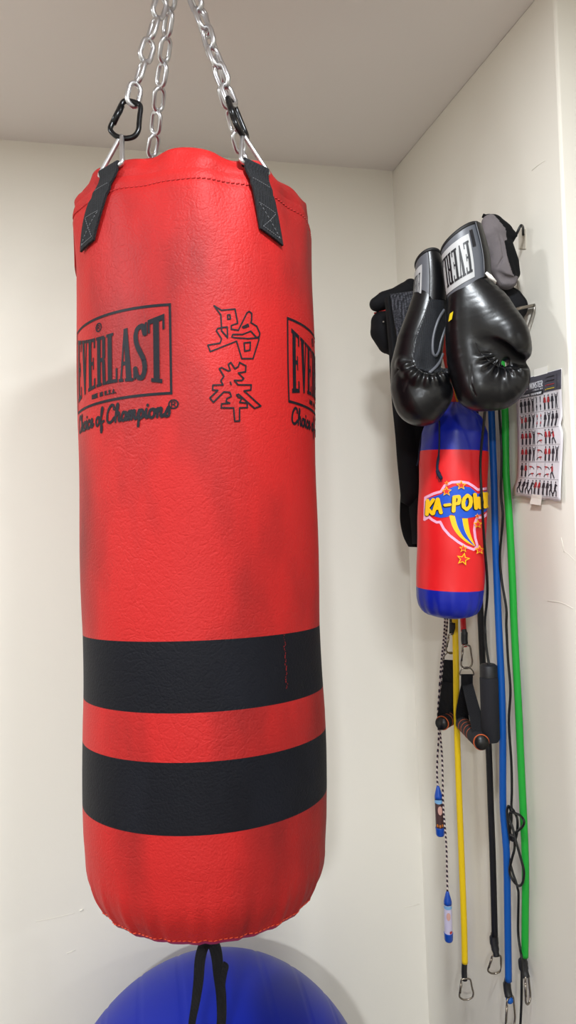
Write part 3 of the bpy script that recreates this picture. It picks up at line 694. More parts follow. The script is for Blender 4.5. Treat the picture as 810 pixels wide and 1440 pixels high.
# ---------------------------------------------------------------- surface nets for the padded things
def sdf_mesh(fn, lo, hi, step):
    ax = [np.arange(lo[i], hi[i]+step, step) for i in range(3)]
    X, Y, Z = np.meshgrid(*ax, indexing='ij'); V = fn(X, Y, Z).astype(np.float32); S = V < 0
    nx, ny, nz = V.shape
    acc = np.zeros((nx-1, ny-1, nz-1, 3)); cnt = np.zeros((nx-1, ny-1, nz-1))
    for a in range(3):
        o1, o2 = [i for i in range(3) if i != a]
        for p in (0, 1):
            for q in (0, 1):
                sl0 = [slice(0, -1)]*3; sl0[o1] = slice(p, V.shape[o1]-1+p); sl0[o2] = slice(q, V.shape[o2]-1+q); sl1 = list(sl0); sl1[a] = slice(1, None)
                v0 = V[tuple(sl0)]; v1 = V[tuple(sl1)]; c = (v0 < 0) != (v1 < 0); t = np.where(c, v0/np.where(c, v0-v1, 1), 0)
                acc[..., a] += np.where(c, t, 0); acc[..., o1] += c*p; acc[..., o2] += c*q; cnt += c
    act = cnt > 0; idx = -np.ones(act.shape, int); idx[act] = np.arange(act.sum())
    I = np.argwhere(act); pos = acc[act]/cnt[act][:, None] + I
    P = np.array(lo)+pos*step; F = []
    for a in range(3):
        b, c = (a+1) % 3, (a+2) % 3
        s0 = [slice(None)]*3; s0[a] = slice(0, -1); s1 = [slice(None)]*3; s1[a] = slice(1, None)
        cr = S[tuple(s0)] != S[tuple(s1)]; E_ = np.argwhere(cr)
        ok = (E_[:, b] > 0) & (E_[:, c] > 0) & (E_[:, b] < V.shape[b]-1) & (E_[:, c] < V.shape[c]-1); E_ = E_[ok]
        def cell(db, dc):
            q = E_.copy(); q[:, b] -= db; q[:, c] -= dc; return idx[q[:, 0], q[:, 1], q[:, 2]]
        q = np.stack([cell(1, 1), cell(0, 1), cell(0, 0), cell(1, 0)], 1); ins = S[tuple(s0)][tuple(E_.T)]; q[~ins] = q[~ins][:, ::-1]; F.append(q)
    F = np.concatenate(F); F = F[(F >= 0).all(1)]
    return P, F
def chaincap(P, X, Y, Z, fine=0):
    if fine: P = spline(P, fine)
    """distance to a chain of round cones; P rows (u, v, w, r)"""
    d = None
    for a, b in zip(P[:-1], P[1:]):
        a = np.array(a, float); b = np.array(b, float); ab = b[:3]-a[:3]; L2 = (ab**2).sum()+1e-9
        t = np.clip(((X-a[0])*ab[0]+(Y-a[1])*ab[1]+(Z-a[2])*ab[2])/L2, 0, 1)
        q = np.sqrt((X-a[0]-t*ab[0])**2+(Y-a[1]-t*ab[1])**2+(Z-a[2]-t*ab[2])**2)-(a[3]+t*(b[3]-a[3]))
        d = q if d is None else np.minimum(d, q)
    return d
def smin(a, b, k):
    h = np.clip(.5+.5*(b-a)/k, 0, 1); return b*(1-h)+a*h-k*h*(1-h)
def smax(a, b, k): return -smin(-a, -b, k)
class Loc:                                     # object-sized frame: (u, v) like the photo's pixels, w towards the viewer
    def __init__(s, u0, v0, d): s.u0, s.v0, s.s, s.O = u0, v0, d/1000, at(u0, v0, d)
    def p(s, u, v, w=0):
        u, v, w = float(u), float(v), float(w)
        return s.O + CR*(s.s*(u-s.u0)) - CU*(s.s*(v-s.v0)) - CF*(s.s*w)
def padded(L, fn, lo, hi, step, nm, mats, parent, pick=None):
    P, F = sdf_mesh(fn, lo, hi, step); g = G()
    g.v = [tuple(L.p(*q)) for q in P]; g.f = [tuple(int(i) for i in f) for f in F]
    if pick is None: g.m = [0]*len(F)
    else: cc = P[F].mean(1); g.m = [int(x) for x in pick(cc)]
    return g.build(nm, mats, parent)
def surfw(fn, u, v, w0=70):
    ws = np.arange(w0, -60, -.5); d = fn(np.full_like(ws, u), np.full_like(ws, v), ws); i = np.argmax(d < 0)
    return ws[i] if d[i] < 0 else 0
def oncurve(L, fn, pts, r, nm, m, parent, lift=.3, n=6, closed=False, k=8):
    g = G(); q = [L.p(u, v, surfw(fn, u, v)+lift) for u, v in spline(pts, k, closed)]
    q2 = [q[0]]+[(q[i-1]+q[i]*2+q[i+1])/4 for i in range(1, len(q)-1)]+[q[-1]]
    g.tube(q2, r, n+2, closed); return g.build(nm, m, parent)
def cuff(L, secs, nm, parent, zones, off=0, nt=14, nth=64, wall=4, th0=0, th1=360):
    """secs: (uc, vc, a, b, tilt, dome) from rim to wrist; zones(theta) -> slot"""
    sp_ = spline(secs, nt//(len(secs)-1)+1)
    def f(t, th, o=0):
        i = t*(len(sp_)-1); i0 = min(int(i), len(sp_)-2); q = sp_[i0]*(1-(i-i0))+sp_[i0+1]*(i-i0); a = math.radians(th)
        return (q[0]+(q[2]+o)*math.sin(a), q[1]+q[4]*math.sin(a)-q[5]*math.cos(a), (q[3]+o)*math.cos(a) + (q[6] if len(q) > 6 else 0))
    return f
RINGM = mat('black_binding', rgb(14, 14, 16), .6)
def build_cuff(L, f, parent, zones, mats, wall=4, name='cuff'):
    g = G(); T = np.linspace(0, 1, 18); TH = np.arange(0, 360, 5)
    rows = [[L.p(*f(t, th)) for th in TH] for t in T]; inner = [[L.p(*f(t, th, -wall)) for th in TH] for t in T[::-1]]
    P = rows[::-1] + inner[::-1][:1] + inner[::-1][1:] if False else rows[::-1] + inner[::-1]
    P = [rows[i] for i in range(len(rows)-1, -1, -1)] + [inner[len(inner)-1-i] for i in range(len(inner))]
    g.grid(P, closeu=True); n = len(TH)
    for i in range(len(P)-1):
        for j in range(n): g.m[i*n+j] = zones(TH[j]+2.5, i < len(rows)-1)
    o = g.build(name, mats, parent)
    g = G(); g.tube([L.p(*f(0, th, -wall/2)) for th in np.arange(0, 360, 6)], .0035, 8, closed=True); g.build('cuff_binding', RINGM, parent)
    return o
def cuff_patch(L, f, th0, th1, t0, t1, off, nm, m, parent, flip=False):
    g = G(); P = [[L.p(*f(t, th, off)) for th in np.linspace(th0, th1, 12)] for t in np.linspace(t0, t1, 8)]
    Q = [[L.p(*f(t, th, off-.6)) for th in np.linspace(th0, th1, 12)] for t in np.linspace(t0, t1, 8)]
    g.slab(P, Q); return g.build(nm, m, parent, sharp=50)
def cuff_word(L, f, txt, th0, th1, t0, t1, off, parent, m=M_pk):      # text runs th0 -> th1, tops at t0
    pol = word(txt, 0, 1, .06)
    return lay(pol, (.03, .15), lambda x, y, e: L.p(*f(t0+(t1-t0)*y, th0+(th1-th0)*x, off+e*300)), 'label_lettering', m, parent)

# ---- right-hand glove (nearer the poster)
L2 = Loc(685, 460, 1.115)
A = [(656, 404, 0, 25), (654, 440, 0, 27), (658, 480, -4, 30), (665, 515, -5, 33), (674, 545, 0, 32.5)]
B = [(676, 408, 2, 15), (690, 430, 8, 22), (698, 452, 12, 26), (706, 472, 17, 29), (711, 486, 19, 28), (720, 495, 15, 22)]
Cc = [(674, 545, 0, 32), (700, 548, 4, 29), (717, 538, 10, 23), (723, 529, 12, 18)]
def sdR(X, Y, Z):
    d = smin(chaincap(A, X, Y, Z, 3), chaincap(B, X, Y, Z, 3), 22); c = chaincap(Cc, X, Y, Z, 3)
    d = smin(d, chaincap([(672, 425, 8, 16), (677, 445, 13, 19), (680, 462, 15, 19)], X, Y, Z, 3), 20)
    gr = chaincap([(656, 487, 36, 2), (668, 488, 37, 6), (682, 493, 38, 9), (696, 503, 37, 12), (710, 512, 32, 11), (732, 517, 24, 6)], X, Y, Z, 3)
    gr2 = chaincap([(705, 513, 45, 6), (706, 512, -60, 5)], X, Y, Z)
    d = smin(d, c, 5)
    cx, cy = 700, 503; dx, dy = X-cx, Y-cy; r = np.hypot(dx, dy*1.1); ph = np.arctan2(dy, dx)
    env = np.exp(-((r-26)/11)**2)*(Z > -5)*np.clip((np.sin(ph)+.25)*2.5, 0, 1)
    d = d - env*(2.1*np.cos(ph*17)+.9)
    d = smax(d, -gr, 4); d = smax(d, -gr2, 2)
    cre = chaincap([(654, 520, 28, 1.2), (660, 510, 33, 1.2), (672, 505, 36, .8)], X, Y, Z); cre2 = chaincap([(654, 520, 28, 1.2), (655, 545, 28, 1), (662, 560, 26, .6)], X, Y, Z)
    d = smax(d, -cre, 2); d = smax(d, -cre2, 2)
    return d
g2 = thing('boxing_glove', L2.p(688, 579), 'larger black boxing glove with grey cuff and readable label, above the exercise poster', 'boxing glove', 'pair of black boxing gloves with grey cuffs')
padded(L2, sdR, (620, 378, -44), (750, 584, 50), 1.3, 'padded_body', [M_gl], g2)
oncurve(L2, sdR, [(662, 488), (667, 499), (675, 509), (688, 517.5), (702, 522), (718, 522.5), (731, 517)], .0011, 'thumb_seam', M_gl, g2, .2)
fR = cuff(L2, [(647, 336, 26.5, 25, -15, 7), (652, 360, 29, 27, -15, 4), (656, 385, 30, 27, -16, 2), (658, 412, 28, 26, -14, 0)], '', None, None)
zR = lambda th, outer: (0 if (th % 360 > 250 or th % 360 < 38) else 1) if outer else 1
build_cuff(L2, fR, g2, zR, [M_grey, M_gl])
lab = cuff_patch(L2, fR, 6, -86, .16, .84, .9, 'cuff_label', M_silv, g2)
cuff_word(L2, fR, 'EVERLAST', 2, -128, .76, .25, 1.3, lab)
cs = cuff_patch(L2, fR, 30, 125, -.0, .88, 3.4, 'closure_strap', M_gl, g2)
g = G(); g.tube([L2.p(*fR(t, 30, 3.9)) for t in np.linspace(0, .88, 10)], .0008, 6); g.build('strap_edge', M_grey, cs)
pol = linetext('XXXX', 0, 0, 1, 1, .09, .09) or linetext('EEEE', 0, 0, 1, 1, .06, .12, .6)
o_ = cuff_patch(L2, fR, 10, 19, .12, .38, 1.2, 'size_tag', M_pk, g2)
g = G(); P = [(676, 392), (682, 398), (690, 405)]; g.tube([L2.p(u, v, 26) for u, v in P], [.002, .0034, .0016], 8); g.build('worn_white_patch', M_white, g2)
g = G(); P_ = [[L2.p(629.5+a_*3.5+b_*-2, 445+b_*11-a_*2, 13.5+a_*5.5) for a_ in (0, .5, 1)] for b_ in (0, .5, 1)]; Q_ = [[p+CF*.001 for p in r] for r in P_]; g.slab(P_, Q_); g.build('yellow_tag', M_yel, g2, smooth=False)

# ---- left-hand glove
L1 = Loc(592, 475, 1.165)
A1 = [(603, 420, 0, 23), (597, 450, 0, 27), (588, 482, 0, 30), (584, 515, 0, 34), (587, 543, 0, 37.5), (593, 560, 2, 37)]
D1 = [(612, 424, -4, 15), (610, 460, -6, 17), (606, 505, -10, 17)]
C1_ = [(593, 560, 2, 37), (606, 552, 10, 28)]
LIP = [(562, 516, 20, 8), (570, 530, 29, 9), (582, 540, 33, 9.5), (598, 543, 34, 9), (612, 539, 31, 8), (625, 530, 21, 6.5)]
def sdL(X, Y, Z):
    d = smin(chaincap(A1, X, Y, Z), chaincap(D1, X, Y, Z), 10); d = smin(d, chaincap(C1_, X, Y, Z), 10)
    pal = chaincap([(604, 455, 38, 7), (598, 490, 44, 12), (596, 518, 43, 12)], X, Y, Z); d = smax(d, -pal, 8)
    lip = chaincap(LIP, X, Y, Z)
    cx, cy = 596, 512; ph = np.arctan2(Y-cy, X-cx); r = np.hypot(X-cx, Y-cy); env = np.exp(-((r-31)/9)**2)*np.clip((np.sin(ph)+.1)*3, 0, 1)*(Z > 5)
    d = smin(d, lip, 6) - env*(1.9*np.cos(ph*15)+.3)
    cr = chaincap([(550, 531, 12, 1.0), (556, 524, 22, 1.2), (563, 523, 29, .8)], X, Y, Z); cr2 = chaincap([(584, 545, 44, 1.4), (585, 562, 40, .8)], X, Y, Z); cr3 = chaincap([(568, 540, 36, 1.2), (564, 555, 30, .6)], X, Y, Z)
    for q in (cr, cr2, cr3): d = smax(d, -q, 2)
    return d
g1 = thing('boxing_glove', L1.p(590, 598), 'black boxing glove with dark mesh palm panel, left of the larger glove', 'boxing glove', 'pair of black boxing gloves with grey cuffs')
pl = np.array([(599, 424), (592, 449), (580, 478), (574, 508), (577, 524), (596, 535), (614, 530), (626, 510), (630, 430)])
def pickL(c):
    u, v, w_ = c[:, 0], c[:, 1], c[:, 2]; x = np.interp(v, [420, 449, 478, 508, 524, 531], [600, 592, 580, 574, 578, 600])
    return np.where((u > x+1) & (v < 529) & (v > 415) & (w_ > 5), 1, 0)
padded(L1, sdL, (540, 398, -42), (640, 604, 52), 1.25, 'padded_body', [M_gl, M_glm], g1, pickL)
oncurve(L1, sdL, [(600, 426), (592, 449), (580, 478), (574, 506), (576, 519), (584, 529), (596, 534), (610, 531), (622, 523)], .0011, 'palm_seam', M_gl, g1)
oncurve(L1, sdL, [(621, 440), (611, 457), (604, 480), (603, 500), (607, 506), (613, 498), (619, 478), (625, 462)], .0024, 'grey_loop', M_grey, g1, .4)
oncurve(L1, sdL, [(597, 531), (606, 523), (615, 512), (622, 498)], .0026, 'grey_thumb_band', M_grey, g1, .6)
fL = cuff(L1, [(602, 367, 17.5, 20, -3, 9), (604, 385, 20, 22, -4, 6), (605, 405, 22.5, 23, -4, 3), (604, 428, 23, 24, -3, 0)], '', None, None)
zL = lambda th, outer: (0 if 255 < th % 360 < 346 else 1) if outer else 1
build_cuff(L1, fL, g1, zL, [M_grey, M_gl], wall=3)
lab = cuff_patch(L1, fL, -42, -95, .25, .95, .9, 'cuff_label', M_silv, g1)
cuff_word(L1, fL, 'EVERLAST', -48, -110, .85, .4, 1.3, lab)
g = G(); g.tube([L1.p(*fL(t, -13, .4)) for t in np.linspace(0, 1, 12)], .0008, 6); g.build('cuff_seam', M_gl, g1)
g = G(); g.tube([L1.p(*fL(t, 78, 1.0)) for t in np.linspace(.05, 1, 12)], .0014, 6); g.build('cuff_edge_piping', M_grey, g1)

# ---- grey padded glove liner on top right
L3 = Loc(702, 355, 1.165)
def sdG(X, Y, Z):
    Zs = Z*1.25
    d = chaincap([(689, 314, 0, 12), (692, 335, 0, 17), (698, 352, 2, 17)], X, Y, Zs)
    d = smin(d, chaincap([(698, 352, 2, 17), (704, 375, 3, 17), (712, 393, 3, 15)], X, Y, Zs), 8)
    d = smin(d, chaincap([(697, 315, 0, 11), (708, 325, 0, 12), (719, 331, 0, 7)], X, Y, Zs), 8)
    d = smin(d, chaincap([(710, 348, -2, 13), (718, 368, -2, 12), (722, 384, -2, 10)], X, Y, Zs), 5)
    hole = chaincap([(696, 389, 15, 5), (706, 396, 14, 6), (717, 397, 13, 5)], X, Y, Z); d = smax(d, -hole, 2)
    fold = chaincap([(706, 338, 13, 1.8), (709, 352, 14, 2), (713, 372, 14, 2), (718, 388, 13, 2)], X, Y, Z); d = smax(d, -fold, 2.5)
    f2 = chaincap([(690, 318, 12, 1.2), (698, 328, 14, 1.4), (701, 348, 15, 1.4), (704, 366, 15, 1.4), (696, 380, 14, 1.4)], X, Y, Z); return smax(d, -f2, 2.5)
g3 = thing('glove_liner', L3.p(705, 410), 'grey brushed fabric glove liner with black trim hanging above the larger black glove', 'glove liner')
def pickG(c):
    u, v, w_ = c[:, 0], c[:, 1], c[:, 2]; x = np.interp(v, [300, 318, 325, 340, 345, 352, 365, 385, 392], [688, 702, 708, 710, 705, 706, 709, 716, 719])
    return np.where((u > x) & (v < 392), 1, 0)
padded(L3, sdG, (670, 296, -26), (740, 416, 32), 1.2, 'padded_body', [M_fleece, M_blk], g3, pickG)
oncurve(L3, sdG, [(680, 301), (688, 304), (700, 308), (712, 316), (722, 326), (727, 332)], .0034, 'black_edge_trim', M_blk, g3, -5, 8)
# ---- round black pad below it
L4 = Loc(722, 425, 1.19)
def sdK(X, Y, Z):
    d = chaincap([(706, 412, 0, 16), (716, 424, 0, 20), (721, 432, 0, 21)], X, Y, Z*1.3); d2 = chaincap([(716, 440, 2, 12), (722, 444, 2, 8)], X, Y, Z); return smin(d, d2, 6)
g4 = thing('padded_glove', L4.p(720, 455), 'rounded black fabric padded glove behind the larger glove, under the grey liner', 'glove')
padded(L4, sdK, (684, 390, -20), (748, 458, 22), 1.4, 'padded_body', [M_neo], g4)
oncurve(L4, sdK, [(712, 404), (724, 412), (734, 424), (738, 436)], .0009, 'edge_seam', M_blk, g4)

# ---- black glove with red trim behind at left
L5 = Loc(550, 440, 1.42)
def sdB(X, Y, Z):
    up = chaincap([(529, 429, 4, 10), (540, 423, 4, 12), (556, 418, 2, 12.5), (570, 410, 0, 13), (577, 402, 0, 10)], X, Y, Z)
    lo = chaincap([(537, 452, -4, 15), (538, 466, -2, 17), (546, 482, -2, 15), (556, 492, -4, 10)], X, Y, Z); bk = chaincap([(548, 440, -10, 14), (575, 430, -10, 16), (575, 470, -12, 16)], X, Y, Z)
    d = np.minimum(up, lo); d = smin(d, bk, 4)
    for k in range(5):
        q = chaincap([(520+1.2*k*k*.6, 455+8*k, 12, 1), (530, 455+8*k, 18, .8)], X, Y, Z); d = smax(d, -q, 2)
    return d
g5 = thing('sparring_glove', L5.p(545, 500), 'black sparring glove with thin red trim, leftmost thing on the rack', 'boxing glove')
padded(L5, sdB, (512, 384, -34), (600, 506, 26), 1.4, 'padded_body', [M_neo], g5)
oncurve(L5, sdB, [(533, 413.5), (541, 411.3), (550, 408.6), (559, 405.6)], .0016, 'red_trim', M_redf, g5, -5)
oncurve(L5, sdB, [(526, 440.5), (534, 438.5), (542, 437)], .0016, 'red_thumb_trim', M_redf, g5, 0)
g = G(); g.tube([L5.p(537, 457, 15), L5.p(537, 457, 17)], .0016, 8); g.build('rivet', M_steel, g5)

# ---------------------------------------------------------------- waist belt folded over a prong
bl = thing('training_belt', at(565, 770, 1.40), 'long black belt with grey woven top, folded over and hanging behind the left glove', 'belt')
def sheet(left, right, d, thick, m, nm, parent, ny=6, k=6):
    Lp = spline(left, k); Rp = spline(right, k); n = min(len(Lp), len(Rp)); g = G(); P = []; Q = []
    for a_, b_ in zip(Lp[:n], Rp[:n]):
        row = []
        for s in np.linspace(0, 1, ny):
            x = a_[0]*(1-s)+b_[0]*s; y = a_[1]*(1-s)+b_[1]*s; z = (a_[2]*(1-s)+b_[2]*s) - .01*math.sin(PI*s); row.append(at(x, y, d+z))
        P.append(row); Q.append([p + CF*thick for p in row])
    g.slab(P, Q); return g.build(nm, m, parent, sharp=50)
sheet([(550, 418, .012), (549, 414, -.004), (551, 430, -.012), (556, 460, -.015), (561, 490, -.012), (566, 520, -.008), (570, 560, .004)],
      [(590, 414, .012), (590, 408, -.004), (592, 425, -.012), (596, 460, -.015), (598, 490, -.012), (600, 520, -.008), (600, 560, .004)], 1.345, .003, M_beltg, 'woven_panel', bl)
sheet([(541, 424, .01), (541, 420, -.002), (543, 440, -.008), (547, 490, -.008), (549, 530, -.006), (552, 570, -.004), (556, 610, 0), (559, 650, 0), (563, 690, 0), (564.5, 706, 0)],
      [(556, 418, .01), (551, 414, -.002), (554, 440, -.008), (560, 490, -.008), (570, 530, -.006), (578, 570, -.004), (584, 610, 0), (588, 650, 0), (590, 690, 0), (576, 712, 0)], 1.352, .004, M_neo, 'edge_binding', bl)
sheet([(560, 560, 0), (562, 620, 0), (564, 680, 0), (563, 715, -.004), (563.5, 735, -.006), (568, 755, -.006), (575, 769, -.004)],
      [(600, 560, 0), (600, 620, 0), (598, 680, 0), (598, 715, -.004), (597, 735, -.006), (596, 755, -.006), (594, 770, -.004)], 1.378, .006, M_blk, 'hanging_end', bl)
sheet([(562, 500, 0), (566, 610, 0), (568, 640, 0), (572, 680, 0), (576, 720, 0), (580, 765, 0)], [(600, 500, 0), (604, 610, 0), (604, 640, 0), (600, 680, 0), (598, 720, 0), (596, 765, 0)], 1.362, .003, M_neo, 'inner_layer', bl)

# ---------------------------------------------------------------- wall rack
rk = thing('wall_hook_rack', onwall(690, 470, 0), 'steel wire hook rack on the wall, bare prong right of the larger glove', 'rack')
g = G(); g.tube([onwall(x, y, .006) for x, y in ((612, 452), (690, 440), (751, 430))], .003, 10); g.tube([onwall(x, y, .006) for x, y in ((612, 482), (690, 476), (738, 470))], .003, 10); g.build('rail', M_steel, rk)
def prong(px, py, L, rise=.02, m=M_steel):
    a = onwall(px, py, .004); g = G(); n = 8
    g.tube([a + Vector((-L*i/n, 0, rise*(i/n)**2)) for i in range(n+1)], .0028, 10); return g.build('prong', m, rk)
for px, py, L in ((622, 470, .14), (648, 452, .10), (680, 442, .11), (712, 500, .05)): prong(px, py, L, .03)
g = G(); g.tube([onwall(751, 429, .004), onwall(745, 430.5, .016), onwall(733, 433, .032), onwall(716, 437, .055)], .0026, 10); g.build('bare_prong', M_nick, rk)
g = G(); g.tube([onwall(x, y, o_) for x, y, o_ in spline([(750, 430, .004), (751.5, 433, .006), (749, 441, .007), (744, 455, .008), (738, 470, .006)], 5)], .0014, 8); g.build('wire_brace', M_steel, rk)
g = G(); g.tube([onwall(x, y, .003) for x, y in ((728, 395), (731, 420), (734, 452))], .002, 8); g.build('back_wire', M_steel, rk)
hk = thing('coat_hook', onwall(733, 330, 0), 'small black hook tip sticking up from the wall behind the grey liner', 'hook')
g = G(); g.tube([onwall(x, y, o_) for x, y, o_ in spline([(718, 344, .03), (726, 330, .03), (731, 319.5, .026), (733.5, 317, .022), (735.5, 321, .012), (735.5, 330, .003)], 5)], .0022, 10); g.build('hook_arm', M_gun, hk)
g = G(); P_ = [[onwall(x, y, .0015) for x in (729, 739)] for y in (322, 350)]; Q_ = [[p+Vector((.0013, 0, 0)) for p in r] for r in P_]; g.slab(P_, Q_); g.build('wall_shadow_patch', mat('beige_wall_shadow', rgb(190, 182, 168), .6), hk, bevel=.0004, smooth=False)  # thin darker beige sheet standing in for the shadow on the wall here

# ---------------------------------------------------------------- resistance bands
def wtube(path, r, off, m, nm, parent, k=8, n=12):
    g = G(); g.tube([onwall(p[0], p[1], off+(p[2] if len(p) > 2 else 0)) for p in spline(path, k)], r, n); return g.build(nm, m, parent)
def wcar(top, bot, w_, off, parent, side=None, wire=.00175):
    a = onwall(*top, off); b = onwall(*bot, off); sc = (a-CAM).length/1000
    return carabiner(a, b, side or CR, wire, M_nick, w_*sc*1.0, parent=parent)
GB = 'elastic resistance bands hanging from the rack'
def band(label, path, m, r, off, sleeve, car, cw, side=None):
    t = thing('resistance_band', onwall(path[-1][0], path[-1][1], off), label, 'resistance band', GB)
    wtube(path, r, off, m, 'latex_tube', t)
    if sleeve: wtube(sleeve[0], sleeve[1], off, M_slv, 'rubber_sleeve', t, 4)
    if car: wcar(car[0], car[1], cw, off, t, side)
    return t
band('thin yellow elastic resistance band with small silver carabiner at its lower end',
     [(644, 480, -.016), (641, 560, -.016), (639, 700, -.016), (640, 800, -.016), (640, 876, -.012), (641.5, 940, 0), (642, 1000), (644.6, 1090), (648.3, 1187), (651.5, 1270), (652.7, 1308), (653.6, 1354)], M_by, .0063, .034,
     ([(653.4, 1352), (652.8, 1366), (653.3, 1378)], [.0058]*9), ((654.6, 1375), (655.6, 1407)), 17)
band('thick black elastic resistance band running behind the long foam handle',
     [(664, 478), (668, 560), (670, 700), (673, 800), (675.6, 860), (679, 935), (683, 1000), (686.7, 1042), (690, 1130), (693, 1211), (695.7, 1316)], M_bk, .0062, .012,
     ([(695.2, 1313), (694.5, 1321), (696, 1332), (698.5, 1345)], [.0065]*3+[.0085]*4+[.0075]*3+[.006]*3), ((698, 1342), (694, 1370)), 16)
band('blue elastic resistance band, its carabiner cut by the bottom edge of the photo',
     [(689, 520), (691, 582), (694.4, 671), (696.7, 760), (700, 849), (703, 915), (705.6, 971), (707, 1038), (707.3, 1130), (711, 1180), (712.7, 1211), (714, 1300), (715, 1379)], M_bb, .0064, .022, 
     ([(714.5, 1376), (713, 1384), (714, 1394), (716, 1402)], [.006]*4+[.0073]*9), None, 0)
bb = [o for o in COL.objects if o.name.startswith('resistance_band')][-1]
a = onwall(716.5, 1406, .022); g = G(); P = [[a + Vector((.0068*math.sin(u)*math.cos(v), .0068*math.sin(u)*math.sin(v), .0068*math.cos(u))) for v in np.linspace(0, 2*PI, 16, endpoint=False)] for u in np.linspace(.05, PI-.05, 10)]; g.grid(P, closeu=True); g.build('stopper_ball', M_bb, bb)
wcar((717, 1401), (717.5, 1450), 18, .022, bb, side=CR*.7+CF*.5, wire=.0017)
band('green elastic resistance band, rightmost of the bands next to the poster',
     [(704, 500), (710, 578), (711, 630), (712, 671), (716.7, 738), (721, 827), (723, 882), (729, 993), (732, 1060), (734.5, 1114), (738.7, 1211), (738.5, 1290), (738, 1345)], M_bg, .0064, .014,
     ([(738, 1342), (735.5, 1352), (736.5, 1362), (740, 1375)], [.006]*4+[.0085]*5+[.007]*4), ((740.5, 1371), (743, 1413)), 12, CR*.6+CF*.6)
# ---- short bands ending in stirrup handles
def strap_w(path, wpx, off, nm, parent, m=M_web2, k=5):
    c, w_, n_ = [], [], []; path = spline(path, k)
    for i, p in enumerate(path):
        q = path[min(i+1, len(path)-1)]; r = path[max(i-1, 0)]; t_ = np.array([q[0]-r[0], q[1]-r[1]]); t_ /= np.linalg.norm(t_)
        P = onwall(p[0], p[1], off+p[2]); dd = (P-CAM).dot(CF); c.append(P); wv = (CR*(-t_[1])-CU*t_[0]).normalized(); w_.append(wv*((p[3] if len(p) > 3 else wpx)/1000*dd)); n_.append(wv.cross(CR*t_[0]-CU*t_[1]))
    return ribbon(c, w_, n_, .0016, m, nm, parent)
def dring(top, bot, wpx, off, parent):
    a = onwall(*top, off); b = onwall(*bot, off); sc = (a-CAM).dot(CF)/1000; hw = wpx/2*sc; g = G(); H = (a-b); n = 10
    pts = [b - CR*hw, b + CR*hw] + [b*1.0 + CR*(hw*math.cos(q)) + H*math.sin(q) for q in np.linspace(.15, PI-.15, n)]
    g.tube(pts, .0012, 8, closed=True); g.build('d_ring', M_nick, parent)
def foam_handle(a, b, r, parent, stripes, end):
    d = (b-a).normalized(); L = (b-a).length; g = G()
    prof = [(0, r*.8), (.004, r), (L-.004, r), (L, r*.8)]
    g.tube([a+d*x for x, _ in prof], [q for _, q in prof], 24); o = g.build('foam_grip', M_foam, parent, sharp=60)
    g = G()
    for s in stripes: g.tube([a+d*(L*s-.0008), a+d*(L*s+.0008)], r*1.03, 24)
    if stripes: g.build('orange_stripes', M_org, o)
    for e, dd in end:
        x = d.orthogonal().normalized(); y = d.cross(x); g = G(); c = a if e == 0 else b
        g.tube([c-dd*.0015+(x*math.cos(q)+y*math.sin(q))*r*.97 for q in np.linspace(0, 2*PI, 28, endpoint=False)], r*.085, 8, closed=True); g.build('orange_end_ring', M_org, o)
        g = G(); g.tube([c, c+dd*.004], r*.93, 24); g.build('end_cap', M_hole, o)
    return o
GS = 'short bands with webbing stirrup handles'
t = thing('resistance_band', onwall(665, 1050, .045), 'short red band with orange-striped foam stirrup handle, right of the yellow band', 'resistance band', GS)
wtube([(652, 480, -.024), (650, 590, -.024), (648, 700, -.024), (649, 800, -.024), (651, 868, -.012), (652, 887, 0)], .0056, .04, M_br, 'latex_tube', t, 5)
wtube([(652.3, 885), (653, 890), (653, 900), (653.8, 906)], [.0052]*4+[.0066]*6+[.0064]*3, .04, M_slv, 'rubber_sleeve', t, 4)
wtube([(653.4, 905), (653.6, 909.5)], .0044, .04, M_br, 'tube_end', t, 2)
wcar((655.5, 906), (655.8, 941), 16, .042, t)
dring((656, 938), (656.5, 949), 20, .042, t)
strap_w([(656.6, 948, .002, 16.5), (656.6, 965, .002, 16.5)], 16, .044, 'webbing_head', t)
strap_w([(657.5, 963, .008, 15), (663, 985, .012, 16), (669.5, 1010, .018, 18), (674, 1030, .022, 19), (677.5, 1044, .024, 19)], 16, .044, 'front_strap', t)
strap_w([(655.5, 963, -.002, 14), (652, 985, -.006, 16), (650, 1005, -.01, 18), (652, 1018, -.012, 18)], 16, .044, 'rear_strap', t)
foam_handle(onwall(650, 1017, .034), onwall(677, 1044, .078), .0135, t, (.18, .33, .48, .63), [(1, (onwall(677, 1044, .078)-onwall(650, 1017, .034)).normalized())])
t = thing('resistance_band', onwall(625, 1020, .045), 'short black band with orange-ringed stirrup handle, left of the yellow band', 'resistance band', GS)
wtube([(642, 482, -.014), (636, 590, -.014), (633, 700, -.014), (634, 800, -.014), (635.5, 868, -.008), (636, 880, 0)], .0056, .03, M_bk, 'latex_tube', t, 5)
wtube([(636, 876), (636, 884), (635.5, 891.5)], .0062, .03, M_slv, 'rubber_sleeve', t, 3)
wcar((636, 890), (634.5, 920), 16, .032, t)
dring((633.5, 917), (632, 929), 19, .032, t)
strap_w([(632, 928, .002, 15), (631, 945, .002, 16), (629.5, 966, .003, 16.5)], 15, .034, 'webbing_head', t)
strap_w([(630, 960, .006, 17), (627, 985, .012, 17), (623.5, 1005, .016, 16), (621.5, 1017, .018, 15)], 15, .034, 'front_strap', t)
strap_w([(633, 960, -.004, 14), (634, 985, -.008, 15), (635, 1005, -.01, 14), (634, 1015, -.01, 12)], 15, .034, 'rear_strap', t)
b_ = onwall(621.5, 1017, .062); a_ = onwall(637, 1008, .02); foam_handle(a_, b_, .0138, t, (.4, .6), [(1, (b_-a_).normalized())])
